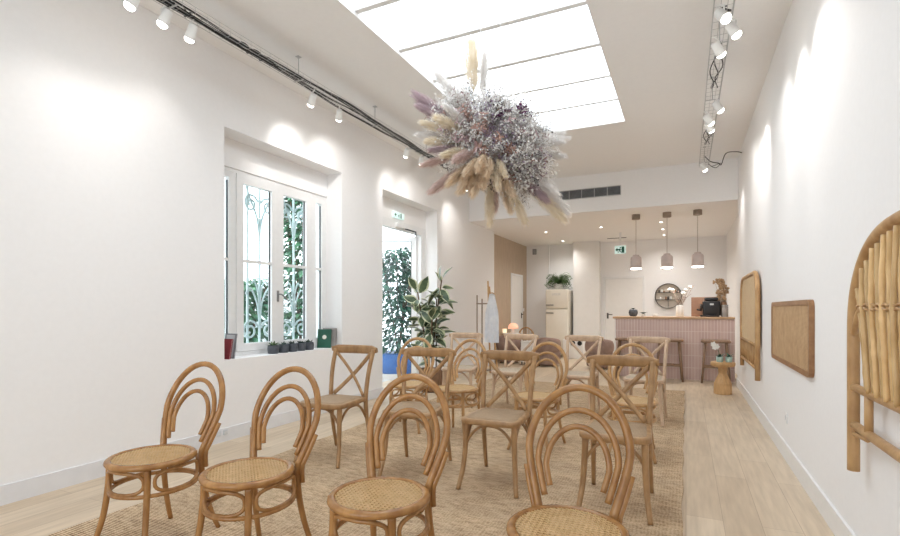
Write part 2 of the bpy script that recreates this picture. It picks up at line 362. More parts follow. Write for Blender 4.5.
    def prism(s, pts, z0, z1, mat=None, smooth=False):
        n = len(pts); vs = [Vector((x, y, z)) for z in (z0, z1) for x, y in pts]
        if mat: vs = [mat @ v for v in vs]
        b = s.add(vs, [(i, (i + 1) % n, n + (i + 1) % n, n + i) for i in range(n)], smooth)
        s.f.append(tuple(b + i for i in reversed(range(n)))); s.sm.append(False)
        s.f.append(tuple(b + n + i for i in range(n))); s.sm.append(False); return s
    def blob(s, c, r, n=8, m=5, jit=0.0):
        c = Vector(c); rx, ry, rz = r if isinstance(r, (tuple, list)) else (r, r, r); vs = [c - Vector((0, 0, rz))]
        for i in range(1, m):
            a = -PI / 2 + PI * i / m
            for j in range(n):
                t = 2 * PI * j / n; q = 1 + random.uniform(-jit, jit)
                vs.append(c + Vector((rx * math.cos(a) * math.cos(t), ry * math.cos(a) * math.sin(t), rz * math.sin(a))) * q)
        vs.append(c + Vector((0, 0, rz))); top = len(vs) - 1; fs = []
        for j in range(n):
            j2 = (j + 1) % n; fs.append((0, 1 + j2, 1 + j))
            for i in range(m - 2): fs.append((1 + i * n + j, 1 + i * n + j2, 1 + (i + 1) * n + j2, 1 + (i + 1) * n + j))
            fs.append((1 + (m - 2) * n + j, 1 + (m - 2) * n + j2, top))
        s.add(vs, fs, True); return s
    def octa(s, c, r):
        c = Vector(c); s.add([c + Vector(d) * r for d in ((1, 0, 0), (-1, 0, 0), (0, 1, 0), (0, -1, 0), (0, 0, 1), (0, 0, -1))],
                             [(0, 2, 4), (2, 1, 4), (1, 3, 4), (3, 0, 4), (2, 0, 5), (1, 2, 5), (3, 1, 5), (0, 3, 5)], True); return s
    def leaf(s, base, d, L, W, nrm=(0, 0, 1), seg=5, curl=0.25, fold=0.15, pw=0.8, uv=False):
        base = Vector(base); d = Vector(d).normalized(); nv = Vector(nrm); nv = nv - d * nv.dot(d)
        if nv.length < 1e-4: nv = d.orthogonal()
        nv.normalize(); sd = d.cross(nv); vs = []
        for i in range(seg + 1):
            t = i / seg; w = W * math.sin(PI * min(max(t, 0.0), 1.0) ** pw) * 0.5
            if i == 0: w = W * 0.04
            p = base + d * (L * t) - nv * (curl * L * t * t)
            vs += [p - sd * w + nv * (fold * w), p, p + sd * w + nv * (fold * w)]
        b = len(s.v); s.v.extend(vs)
        for i in range(seg):
            for j in range(2):
                f = (b + 3 * i + j, b + 3 * i + j + 1, b + 3 * i + j + 4, b + 3 * i + j + 3)
                if uv:
                    e = lambda tt: 0.55 if 0 < tt < 1 else 1.0
                    us = [(abs((q - b) % 3 - 1.0), ((q - b) // 3) / seg) for q in f]; s.uv[len(s.f)] = us
                s.f.append(f); s.sm.append(True)
        return s
    def build(s, name, mat, parent=None):
        me = bpy.data.meshes.new(name); me.from_pydata([tuple(v) for v in s.v], [], s.f); me.update()
        me.polygons.foreach_set('use_smooth', s.sm)
        if s.uv:
            ul = me.uv_layers.new(name='UVMap')
            for fi, us in s.uv.items():
                for li, u in zip(me.polygons[fi].loop_indices, us): ul.data[li].uv = u
        for q in (mat if isinstance(mat, (list, tuple)) else [mat]): me.materials.append(M[q])
        for a, b, k in s.mi:
            for fi in range(a, b): me.polygons[fi].material_index = k
        o = bpy.data.objects.new(name, me); C.objects.link(o)
        if parent is not None: o.parent = parent
        return o

def tag(o, label=None, cat=None, group=None, kind=None):
    if label: o['label'] = label
    if cat: o['category'] = cat
    if group: o['group'] = group
    if kind: o['kind'] = kind
    return o
def thing(name, label, cat, loc=(0, 0, 0), rz=0, group=None):
    o = bpy.data.objects.new(name, None); C.objects.link(o); o.empty_display_size = 0.05
    o.location = loc; o.rotation_euler = (0, 0, rz); return tag(o, label, cat, group)
def struct(o): o['kind'] = 'structure'; return o
KIDS = {}
def dup(root, loc, rz, label, group=None):
    def cp(o, par):
        c = o.copy(); C.objects.link(c)
        if par is not None: c.parent = par
        for ch in [x for x in o.children]: cp(ch, c)
        return c
    r = cp(root, None); r.location = loc; r.rotation_euler = (0, 0, rz); r['label'] = label
    if group: r['group'] = group
    return r

def slab(name, mat, O, U, V, N, us, vs_, holes):
    """flat slab with rectangular holes, one connected mesh; us/vs_ = (min,max) extents, N = thickness vector, holes = (u0,u1,v0,v1)"""
    O, U, V, N = Vector(O), Vector(U), Vector(V), Vector(N)
    uc = sorted(set([us[0], us[1]] + [h[i] for h in holes for i in (0, 1)])); vc = sorted(set([vs_[0], vs_[1]] + [h[i] for h in holes for i in (2, 3)]))
    nu, nv = len(uc), len(vc)
    solid = lambda i, j: 0 <= i < nu - 1 and 0 <= j < nv - 1 and not any(h[0] <= (uc[i] + uc[i + 1]) / 2 <= h[1] and h[2] <= (vc[j] + vc[j + 1]) / 2 <= h[3] for h in holes)
    m = MB(); idx = lambda i, j, k: (i * nv + j) * 2 + k
    for i in range(nu):
        for j in range(nv):
            p = O + U * uc[i] + V * vc[j]; m.v += [p, p + N]
    for i in range(nu - 1):
        for j in range(nv - 1):
            if not solid(i, j): continue
            a, b, c, d = (i, j), (i + 1, j), (i + 1, j + 1), (i, j + 1)
            m.f.append((idx(*a, 0), idx(*b, 0), idx(*c, 0), idx(*d, 0))); m.f.append((idx(*d, 1), idx(*c, 1), idx(*b, 1), idx(*a, 1)))
            for (p, q, ni, nj) in ((a, b, i, j - 1), (b, c, i + 1, j), (c, d, i, j + 1), (d, a, i - 1, j)):
                if not solid(ni, nj): m.f.append((idx(*q, 0), idx(*p, 0), idx(*p, 1), idx(*q, 1)))
    m.sm = [False] * len(m.f)
    used = sorted({i for f in m.f for i in f}); rm = {o: k for k, o in enumerate(used)}
    m.v = [m.v[i] for i in used]; m.f = [tuple(rm[i] for i in f) for f in m.f]
    return struct(m.build(name, mat))

# ------------------------------------------------------------------ setting
XL, XR, HC, HB = -3.78, 0.725, 3.53, 2.89
Y0, YB, YE = -1.8, 8.8, 13.0
def sbox(name, mat, a, b): return struct(MB().box(a, b).build(name, mat))
sbox('floor', 'floor', (-4.5, Y0 - .3, -.12), (1.3, YE + .3, 0))
W1 = (3.172, 4.872, .735, 2.857); D1 = (5.765, 7.43, 0.0, 2.857)
slab('wall_left', 'wall', (XL, 0, 0), (0, 1, 0), (0, 0, 1), (-.42, 0, 0), (Y0 - .2, 10.17), (0, HC + .15), [W1, D1])
sbox('wall_right', 'wall', (XR, Y0 - .2, 0), (XR + .3, YB + .12, HC + .15))
sbox('wall_right', 'wall', (.84, YB + .12, 0), (1.14, YE + .2, HB + .1))
slab('wall_front', 'wall', (0, Y0, 0), (1, 0, 0), (0, 0, 1), (0, -.2, 0), (XL - .42, XR + .3), (0, HC + .15), [(-2.9, -.3, .6, 2.6)])  # opening is unseen, added behind the camera to let in front fill light
sbox('wall_back', 'wall', (-4.2, YE, 0), (1.14, YE + .2, HB + .1))
SKY = (-2.37, -.683, 1.26, 6.48)
slab('ceiling', 'ceiling', (0, 0, HC), (1, 0, 0), (0, 1, 0), (0, 0, .15), (XL - .1, XR + .1), (Y0 - .1, YB + .1), [SKY])
sbox('wall_back', 'wall', (XL - .1, YB, HB), (XR + .2, YB + .15, HC + .1))  # bulkhead above the passage into the rear room
sbox('ceiling', 'ceiling', (-4.2, YB + .149, HB), (1.14, YE + .2, HB + .12))
# wood clad wall at the back left, with vertical boards
m = MB(); y = 10.17; pts = [(-4.25, 10.17)]
while y < YE - .005:
    w = .117; pts += [(-3.9, y + .002), (-3.9, y + w - .006), (-3.906, y + w - .004), (-3.906, y + w)]; y += w
pts += [(-3.906, YE), (-4.25, YE)]
m.prism(pts, 0, HB + .05); struct(m.build('wall_left', 'slatwood'))
# baseboards
def baseboard(name, pts, h=.12, mat='skirt'):
    return struct(MB().prism(pts, 0, h).build(name, mat))
baseboard('baseboard_left', [(XL - .005, Y0), (XL + .014, Y0), (XL + .014, D1[0]), (XL - .005, D1[0])])
baseboard('baseboard_left', [(XL - .005, D1[1]), (XL + .014, D1[1]), (XL + .014, 10.16), (XL - .005, 10.16)])
baseboard('baseboard_right', [(XR + .005, Y0), (XR - .014, Y0), (XR - .014, YB + .11), (XR + .005, YB + .11)], .13, 'trim')
baseboard('baseboard_back', [(-3.9, YE + .005), (-3.9, YE - .014), (.84, YE - .014), (.84, YE + .005)], .1)

# outside: courtyard paving and the low courtyard wall
sbox('floor', 'extground', (-14, -6, -.3), (-4.3, 20, -.02))
sbox('wall_left', 'extwall', (-7.6, -2, -.02), (-7.4, 9.2, 1.55))

# window niche infill, window_1
sbox('trim_1', 'wall', (-4.2, W1[0] - .02, 2.58), (-4.0, W1[1] + .02, W1[3] + .02))
sbox('trim_2', 'wall', (-4.2, D1[0] - .02, 2.555), (-4.0, D1[1] + .02, D1[3] + .02))
def frame_ring(m, x0, x1, ya, yb, za, zb, w, wb=None, mid=None, wm=.03):
    wb = wb or w
    m.box((x0, ya, za), (x1, ya + w, zb)); m.box((x0, yb - w, za), (x1, yb, zb))
    m.box((x0, ya + w, zb - w), (x1, yb - w, zb)); m.box((x0, ya + w, za), (x1, yb - w, za + wb))
    if mid: m.box((x0 + .004, ya + w, mid - wm / 2), (x1 - .004, yb - w, mid + wm / 2))
win = bpy.data.objects.new('window_1', None); C.objects.link(win); struct(win)
m = MB(); xa, xb = -4.075, -4.015
m.box((xa, W1[0], 2.545), (xb, W1[1], 2.58)); m.box((xa, W1[0], .735), (xb, W1[1], .775))
cuts = [W1[0], 3.49, 4.055, 4.61, W1[1]]
m.box((xa, W1[0], .775), (xb, W1[0] + .03, 2.545)); m.box((xa, W1[1] - .03, .775), (xb, W1[1], 2.545))
m.box((xa, 3.475, .775), (xb, 3.505, 2.545)); m.box((xa, 4.585, .775), (xb, 4.615, 2.545))
m.build('window_frame', 'trim', win)
for (ya, yb, xo, w) in ((W1[0] + .03, 3.475, 0, .055), (3.505, 4.05, .012, .085), (4.05, 4.585, .012, .085), (4.615, W1[1] - .03, 0, .062)):
    m = MB(); frame_ring(m, xa + xo + .004, xb + xo, ya, yb, .778, 2.543, w, .075, 1.685, .028); sash = m.build('sash', 'trim', win)
    MB().box((-4.055, ya + w - .004, .84), (-4.05, yb - w + .004, 2.47)).build('pane', 'glass', sash)
    m = MB()
    for yy in (yb - w - .006,): m.box((-4.046, yy, .853), (-4.03, yy + .006, 2.458))
    m.build('gasket', 'gasket', sash)
m = MB(); m.box((-4.004, 4.035, 1.28), (-3.994, 4.06, 1.40)); m.tube([(-3.994, 4.047, 1.36), (-3.955, 4.047, 1.36), (-3.95, 4.065, 1.352), (-3.95, 4.14, 1.30)], .009, 8)
m.build('window_handle', 'steel', win)

# iron grille outside the window
BARS = (3.815, 3.98, 4.30, 4.50)
gr = thing('window_grille', 'pale teal wrought iron grille with scrolls outside the window', 'window grille', (-4.2, 4.02, .735))
def lp(o, y, z, x=0): return (x, y - 4.02, z - .735)
def spiral(cy, cz, r0, turns, a0, sgn):
    return [lp(0, cy + sgn * r0 * (1 - .82 * t / 36) * math.cos(a0 + turns * 2 * PI * t / 36), cz + r0 * (1 - .82 * t / 36) * math.sin(a0 + turns * 2 * PI * t / 36)) for t in range(37)]
for z in (.80, 2.60): MB().bar(lp(0, 3.1, z), lp(0, 4.95, z), .02, .03).build('rail', 'iron', gr)
for yy in (3.3, 3.55, BARS[0], BARS[1], BARS[2], BARS[3], 4.95): MB().bar(lp(0, yy, .74), lp(0, yy, 2.62), .018, .022, (1, 0, 0)).build('bar', 'iron', gr)
for c in (BARS[1], BARS[3]):
    for sgn in (-1, 1):
        MB().tube(spiral(c + sgn * .12, 2.33, .10, 1.6, PI * .1, -sgn), .011, 6).build('scroll', 'iron', gr)
        MB().tube(spiral(c + sgn * .13, .97, .11, 1.7, PI * .1, -sgn), .012, 6).build('scroll', 'iron', gr)
        MB().tube(catmull([lp(0, c, 2.0), lp(0, c + sgn * .04, 2.2), lp(0, c + sgn * .14, 2.4), lp(0, c + sgn * .2, 2.55)], 5), .011, 6).build('scroll', 'iron', gr)
        MB().tube(catmull([lp(0, c, 1.0), lp(0, c + sgn * .03, 1.25), lp(0, c + sgn * .12, 1.42), lp(0, c + sgn * .19, 1.36)], 5), .01, 6).build('scroll', 'iron', gr)
        MB().tube(catmull([lp(0, c, 1.15), lp(0, c + sgn * .02, 1.38), lp(0, c + sgn * .07, 1.5), lp(0, c + sgn * .11, 1.47)], 5), .009, 6).build('scroll', 'iron', gr)

# door_1: white framed glass door standing open to the courtyard
dr = bpy.data.objects.new('door_1', None); C.objects.link(dr); struct(dr)
m = MB(); xa, xb = -4.09, -4.0
m.box((xa, D1[0], 0), (xb, D1[0] + .1, 2.555)); m.box((xa, D1[1] - .16, 0), (xb, D1[1], 2.555)); m.box((xa, D1[0] + .1, 2.43), (xb, D1[1] - .16, 2.555))
m.build('door_frame', 'trim', dr)
H = Vector((-4.08, 7.255, 0)); ang = math.atan2(6.9 - 7.255, -4.98 + 4.08)   # hinge and swing of the leaf
R = Matrix.Translation(H) @ Matrix.Rotation(ang, 4, 'Z')
m = MB(); L = 1.05
for a, b in (((0, -.025, .01), (.085, .025, 2.41)), ((L - .085, -.025, .01), (L, .025, 2.41)), ((.085, -.025, 2.33), (L - .085, .025, 2.41)), ((.085, -.025, .01), (L - .085, .025, .1))): m.box(a, b, R)
leafo = m.build('door_leaf', 'trim', dr)
MB().box((.08, -.004, .095), (L - .08, .004, 2.335), R).build('pane', 'glass', leafo)
m = MB(); m.box((.086, .015, .1), (.093, .03, 2.33), R); m.box((.085, .015, 2.323), (L - .085, .03, 2.33), R); m.build('gasket', 'gasket', leafo)
m = MB(); m.box((-4.0, 6.45, 2.455), (-3.95, 6.72, 2.515)); m.build('door_closer', 'trim', dr)
MB().tube([(-3.96, 6.69, 2.452), (-3.95, 7.0, 2.445), (-4.05, 7.18, 2.40)], .011, 6).build('closer_arm', 'gasket', dr)
# lock plate on the near jamb
m = MB(); m.rbox((-4.0, 5.80, .9), (-3.97, 5.87, 1.14), .006); m.build('lock_plate', 'steel', dr)

# exit sign over the door
def exit_sign(name, label, O, U, w, h, dpt, brk):
    """O: lower corner of the face, U: horizontal direction, outwards = U x Z"""
    U = Vector(U); Z = Vector((0, 0, 1)); N = U.cross(Z); O = Vector(O)
    A = Matrix(((U.x, N.x, Z.x, 0), (U.y, N.y, Z.y, 0), (U.z, N.z, Z.z, 0), (0, 0, 0, 1))); base = O
    t = thing(name, label, 'exit sign', base); 
    MB().box((0, -dpt, 0), (w, 0, h), A).build('panel', 'exitwhite', t)
    g = h / 10
    def poly(pts, nm): MB().prism([(x * g, z * g) for x, z in pts], 0, .002, A @ Matrix(((1, 0, 0, 0), (0, 0, 1, 0), (0, 1, 0, 0), (0, 0, 0, 1)))).build(nm, 'exitgreen', t)
    poly([(x + w / g * .47, z) for x, z in ((-.7, 6.3), (.7, 6.3), (1.2, 5.9), (1.9, 4.7), (1.3, 4.4), (.7, 5.2), (.5, 3.9), (1.6, 2.6), (1.9, .9), (1.2, .9), (.8, 2.2), (-.3, 3.2), (-1.2, 1.6), (-2.6, 1.6), (-2.6, 2.3), (-1.6, 2.4), (-.8, 3.9), (-.7, 5.3), (-1.4, 4.6), (-2.2, 4.9), (-2, 5.5), (-1.4, 5.6))], 'running_figure')
    poly([(w / g * .47 + .5 + .85 * math.cos(k), 7.6 + .85 * math.sin(k)) for k in [i * PI / 5 for i in range(10)]], 'figure_head')
    poly([(w / g * .62 + x, z) for x, z in ((0, .9), (3.2, .9), (3.2, 8.8), (0, 8.8))], 'doorway_symbol')
    poly([(w / g * .06 + x, z) for x, z in ((0, 5), (2.6, 7.6), (2.6, 5.9), (5.4, 5.9), (5.4, 4.1), (2.6, 4.1), (2.6, 2.4))], 'arrow')
    if brk: MB().box((w / 2 - .02, -dpt * .8, h), (w / 2 + .02, -dpt * .2, h + brk), A).build('bracket', 'trim', t)
    return t
exit_sign('exit_sign', 'small green and white exit sign above the glass door', (-3.965, 6.36, 2.585), (0, 1, 0), .30, .092, .034, 0)
exit_sign('exit_sign', 'pale exit sign hanging from the rear ceiling near the pendants', (-1.43, 11.5, 2.425), (1, 0, 0), .235, .175, .02, HB - 2.6)

# skylight: bars and panes
sk = bpy.data.objects.new('window_2', None); C.objects.link(sk); struct(sk)
for yy in (1.92, 2.58, 3.24, 3.905, 4.573, 5.235, 5.855):
    w = .052 if yy < 5 else .04
    MB().box((SKY[0], yy - w / 2, HC + .034), (SKY[1], yy + w / 2, HC + .05)).build('glazing_bar', 'barwhite', sk)
ys = [SKY[2], 1.92, 2.58, 3.24, 3.905, 4.573, 5.235, 5.855, SKY[3]]
for a, b in zip(ys, ys[1:]): MB().box((SKY[0], a + .002, HC + .052), (SKY[1], b - .002, HC + .058)).build('pane', 'skyglass', sk)

# back of the room: closets, doors
def flat_door(name, A, w, h, handle_x, mat='panelwhite', fr=.05):
    d = bpy.data.objects.new(name, None); C.objects.link(d); struct(d)
    m = MB(); m.box((0, -.018, 0), (fr, .02, h + fr), A); m.box((w - fr, -.018, 0), (w, .02, h + fr), A); m.box((fr, -.018, h), (w - fr, .02, h + fr), A); m.build('door_frame', 'trim', d)
    MB().box((fr + .004, -.008, .008), (w - fr - .004, .02, h - .004), A).build('door_leaf', mat, d)
    hd = MB(); hd.box((handle_x - .02, -.02, .96), (handle_x + .02, -.008, 1.10), A)
    s_ = -1 if handle_x > w / 2 else 1
    hd.tube([A @ Vector(p) for p in ((handle_x, -.012, 1.06), (handle_x, -.055, 1.06), (handle_x + s_ * .02, -.06, 1.06), (handle_x + s_ * .12, -.06, 1.06))], .011, 8)
    hd.build('door_handle', 'darkmetal', d)
flat_door('door_2', Matrix.Translation((-1.89, YE - .021, 0)), .98, 1.96, .11)
flat_door('door_3', Matrix.Translation((-3.899, 11.66, 0)) @ Matrix.Rotation(PI / 2, 4, 'Z'), .95, 2.04, .84)
sbox('wall_back', 'panelwhite', (-2.575, 12.66, 0), (-1.945, YE + .01, HB + .01))  # white closet block standing before the rear wall
sbox('trim_3', 'trim', (-3.31, YE - .03, 0), (-3.27, YE + .01, HB + .01))

# rug
m = MB(); xs = [-3.02 + 3.0 * i / 60 for i in range(61)]
pts = [(x, 0.55) for x in xs] + [(-.02 + .006 * math.sin(y * 9), y) for y in [0.55 + 7.4 * i / 60 for i in range(1, 60)]] + [(x, 7.95 + .01 * math.sin(x * 8)) for x in reversed(xs)] + [(-3.02 + .008 * math.sin(y * 7), y) for y in [7.95 - 7.4 * i / 60 for i in range(1, 60)]]
m.prism(pts, 0, .012); tag(m.build('rug', 'jute'), 'large flat woven jute rug under the rows of chairs', 'rug')
RZ = .012

# ------------------------------------------------------------------ chairs
def flat_feet(t):
    for ch in t.children:
        for v in ch.data.vertices: v.co.z = max(v.co.z, .0005)
    return t
def make_bentwood(wood, cane, label):
    t = thing('bentwood_chair', label, 'chair')
    yb = lambda z: .178 + max(z - .44, 0) * .34 if z > .44 else .178 + (.44 - z) ** 2 * .42
    def arch(w, z0, zs, zt, n0=8):
        """list of points: up one side from z0, bow from zs to zt, down the other"""
        side = [(w(z0 + (zs - z0) * i / n0), z0 + (zs - z0) * i / n0) for i in range(n0)]
        bow = [(w(zs) * math.cos(PI * i / 24), zs + (zt - zs) * math.sin(PI * i / 24)) for i in range(25)]
        q = side + bow + [(-x, z) for x, z in reversed(side)]
        return [Vector((x, yb(z), z)) for x, z in q]
    def w_out(z):
        if z < .44: return .133 + (.44 - z) ** 2 * .2
        return .19 - .38 * max(0, .66 - z) ** 1.25
    # seat ring
    prof = [(.172, .438), (.186, .433), (.199, .437), (.205, .448), (.202, .458), (.192, .465), (.178, .464), (.171, .457)]
    seat = MB().lathe(prof, 40, closed=True).build('seat', wood, t)
    m = MB(); R = .174; sp = .0185
    def strip(ang, off, w, z):
        h = math.sqrt(max(R * R - off * off, 0)); c_, s_ = math.cos(ang), math.sin(ang)
        p = Vector((off * -s_, off * c_, z)); d = Vector((c_, s_, 0)) * h
        if h > .01: m.bar(p - d, p + d, w, .0014)
    k = int(R / sp)
    for i in range(-k, k + 1):
        o = i * sp
        strip(0, o - .0021, .0023, .4562); strip(0, o + .0021, .0023, .4562)
        strip(PI / 2, o - .0021, .0023, .4574); strip(PI / 2, o + .0021, .0023, .4574)
    k = int(R / (sp * .7071))
    for i in range(-k, k + 1):
        o = (i + .5) * sp * .7071 * 1.0
        strip(PI / 4, o, .0021, .4586); strip(-PI / 4, o, .0021, .4592)
    m.build('cane_panel', cane, seat)
    for sg in (-1, 1):
        p = catmull([(sg * .126, -.128, .435), (sg * .129, -.133, .33), (sg * .142, -.152, .17), (sg * .176, -.190, 0)], 6)
        MB().tube(p, [.0165 - .004 * i / (len(p) - 1) for i in range(len(p))], 10).build('leg', wood, t)
    p = arch(w_out, 0, .66, .90, 16)
    r = [.0125 + .0035 * min(1, v.z / .4) for v in p]
    MB().tube(p, r, 10).build('back_frame', wood, t)
    def w_in(top, bot, z0, zs): return lambda z: bot + (top - bot) * (lambda u: u * u * (3 - 2 * u))(min(max((z - z0) / (zs - z0), 0), 1))
    MB().tube(arch(lambda z: w_out(z) - .033, .49, .62, .812), .0125, 10).build('inner_arch', wood, t)
    MB().tube(arch(lambda z: w_out(z) - .061, .525, .60, .75), .0118, 10).build('inner_arch', wood, t)
    for sg in (-1, 1):
        p = [Vector((sg * (w_out(z) + .021), yb(z) + .010, z)) for z in [.36 + .23 * i / 8 for i in range(9)]]
        MB().tube(p, .0118, 8).build('brace', wood, t)
    el = lambda f, z: Vector((.185 * math.cos(f), .018 + .2 * math.sin(f), z))
    MB().tube([el(2 * PI * i / 40, .307) for i in range(40)], .0108, 8, True).build('stretcher', wood, t)
    for a0 in (-PI / 2, 0, PI / 2, PI):
        p = []
        for i in range(28):
            u = 2 * PI * i / 28; cx, cz = math.cos(u), math.sin(u)
            sx = math.copysign(abs(cx) ** .62, cx); sz = math.copysign(abs(cz) ** .75, cz)
            p.append(el(a0 + .67 * sx, .370 + .053 * sz))
        MB().tube(p, .0088, 7, True).build('apron_loop', wood, t)
    for ch in t.children_recursive:
        for v in ch.data.vertices: v.co.z *= .972
    return flat_feet(t)

def make_cross(wood, pad, label):
    t = thing('cross_back_chair', label, 'chair')
    # seat: rounded trapezoid
    def seat_outline(sc=1.0):
        q = []
        for cx, cy, a0, r in ((.136, .155, 0, .05), (-.136, .155, PI / 2, .05), (-.142, -.150, PI, .06), (.142, -.150, 1.5 * PI, .06)):
            for i in range(7):
                u = a0 + PI / 2 * i / 6; q.append(((cx + r * math.cos(u)) * sc, (cy + r * math.sin(u)) * sc + .0))
        q2 = []
        for x, y in q: q2.append((x, y - (.018 * (1 - (x / .23) ** 2) if y < -.1 else 0)))
        return q2
    m = MB(); ring = [(.93, .428), (.985, .430), (1.0, .438), (1.0, .455), (.985, .463), (.95, .465)]
    vs = []; n = len(seat_outline())
    for sc, z in ring: vs += [(x, y, z) for x, y in seat_outline(sc)]
    fs = [(k * n + i, k * n + (i + 1) % n, (k + 1) * n + (i + 1) % n, (k + 1) * n + i) for k in range(len(ring) - 1) for i in range(n)]
    fs += [tuple(reversed(range(n))), tuple((len(ring) - 1) * n + i for i in range(n))]
    m.add(vs, fs, True); seat = m.build('seat', wood, t)
    m = MB(); vs = []
    for sc, z in ((.86, .464), (.85, .4675), (.6, .4668), (.3, .4655)): vs += [(x, y, z) for x, y in seat_outline(sc)]
    fs = [(k * n + i, k * n + (i + 1) % n, (k + 1) * n + (i + 1) % n, (k + 1) * n + i) for k in range(3) for i in range(n)] + [tuple(3 * n + i for i in range(n))]
    m.add(vs, fs, True); m.build('woven_pad', pad, seat)
    for sg in (-1, 1):
        p = catmull([(sg * .165, -.165, .44), (sg * .168, -.172, .30), (sg * .178, -.19, .14), (sg * .198, -.236, 0)], 5)
        MB().tube(p, [.021 - .006 * i / (len(p) - 1) for i in range(len(p))], 10, flat=(1, .9)).build('leg', wood, t)
        p = catmull([(sg * .182, .285, 0), (sg * .176, .232, .18), (sg * .172, .197, .36), (sg * .174, .196, .50), (sg * .182, .228, .68), (sg * .190, .288, .845)], 6)
        MB().tube(p, [.014 + .004 * min(1, v.z / .35) for v in p], 10).build('back_post', wood, t)
    # top rail, a bowed slab with soft ends
    m = MB(); k = 17; p = []; 
    for i in range(k):
        x = -.226 + .452 * i / (k - 1); p.append(Vector((x, .286 + .034 * (1 - (x / .226) ** 2), .842)))
    vs = []
    sec = [(math.copysign(abs(math.cos(a)) ** .6, math.cos(a)), math.copysign(abs(math.sin(a)) ** .6, math.sin(a))) for a in [2 * PI * j / 14 for j in range(14)]]
    for i, c in enumerate(p):
        e = min(1, .55 + .45 * min(i, k - 1 - i) / 2.0)
        for a, b in sec: vs.append(c + Vector((0, a * .0175 * e - b * .006, b * .037 * e)))
    fs = [(i * 14 + j, i * 14 + (j + 1) % 14, (i + 1) * 14 + (j + 1) % 14, (i + 1) * 14 + j) for i in range(k - 1) for j in range(14)]
    fs += [tuple(range(14)), tuple(reversed([(k - 1) * 14 + j for j in range(14)]))]
    m.add(vs, fs, True); m.build('top_rail', wood, t)
    for sg in (-1, 1):
        q = []
        for i in range(15):
            u = i / 14; z = .815 - .345 * u; x = sg * (.168 - .318 * u)
            yy = .272 - .085 * u + .034 * math.sin(PI * u) + (.012 if sg > 0 else 0)
            q.append((x, yy, z))
        MB().tube(q, 1.0, 8, flat=(.0065, .0165), up=(0, 1, .2)).build('cross_slat', wood, t)
    def arc(a, b):
        a, b = Vector(a), Vector(b); q = []
        for i in range(21):
            u = i / 20; s_ = abs(2 * u - 1); h = .295 + .125 * (1 - s_ ** 2.6)
            w = a.lerp(b, u); q.append((w.x, w.y, h))
        return MB().tube(q, .0098, 7).build('arch_brace', wood, t)
    arc((-.164, -.168, 0), (.164, -.168, 0)); arc((-.170, .196, 0), (.170, .196, 0))
    for sg in (-1, 1): arc((sg * .165, -.165, 0), (sg * .170, .196, 0))
    return flat_feet(t)

bw = lambda x: 'honey bentwood chair with cane seat, ' + x
cb = lambda x: 'oak cross-back chair with woven pad, ' + x
D = math.radians
G1, G2, G3, G4 = 'bentwood chairs in the front row', 'cross-back chairs in the second row', 'bentwood chairs in the third row', 'pale cross-back chairs in the last row'
front = [(-2.443, 1.615, 6, 'leftmost of the front row'), (-1.817, 1.654, 4, 'second from left in the front row'),
         (-1.111, 1.67, 4, 'second from right in the front row'), (-.363, 1.68, 3, 'nearest camera, right end of front row')]
proto = None
for x, y, a, s in front:
    if proto is None: proto = make_bentwood('honey', 'honeycane', bw(s)); proto.location = (x, y, RZ); proto.rotation_euler[2] = D(a); proto['group'] = G1
    else: dup(proto, (x, y, RZ), D(a), bw(s), G1)
bp = lambda x: 'light bentwood chair with pale cane seat, ' + x
third = [(-2.50, 4.27, 12, 'leftmost of the third row beside the rubber plant'), (-1.95, 4.24, -2, 'second from left in the third row'),
         (-1.165, 4.16, -5, 'second from right in the third row'), (-.40, 4.28, 4, 'rightmost of the third row near the rug edge')]
p3 = None
for x, y, a, s in third:
    if p3 is None: p3 = make_bentwood('palehoney', 'palecane', bp(s)); p3.location = (x, y, RZ); p3.rotation_euler[2] = D(a); p3['group'] = G3
    else: dup(p3, (x, y, RZ), D(a), bp(s), G3)
second = [(-2.55, 3.19, 3, 'leftmost of the second row under the window'), (-1.80, 3.2, 10, 'second from left in the second row'),
          (-1.168, 3.21, 2, 'at the centre of the second row'), (-.378, 3.165, 1, 'rightmost of the second row')]
p2 = None
for x, y, a, s in second:
    if p2 is None: p2 = make_cross('oak', 'pad', cb(s)); p2.location = (x, y, RZ); p2.rotation_euler[2] = D(a); p2['group'] = G2
    else: dup(p2, (x, y, RZ), D(a), cb(s), G2)
pc = lambda x: 'pale washed cross-back chair, ' + x
fourth = [(-2.55, 5.66, 10, 'leftmost of the last row beside the rubber plant'), (-1.865, 5.64, -4, 'second from left in the last row'),
          (-1.10, 5.66, -3, 'second from right in the last row'), (-.395, 5.66, -3, 'rightmost of the last row in front of the pink counter')]
p4 = None
for x, y, a, s in fourth:
    if p4 is None: p4 = make_cross('paleoak', 'palepad', pc(s)); p4.location = (x, y, RZ); p4.rotation_euler[2] = D(a); p4['group'] = G4
    else: dup(p4, (x, y, RZ), D(a), pc(s), G4)

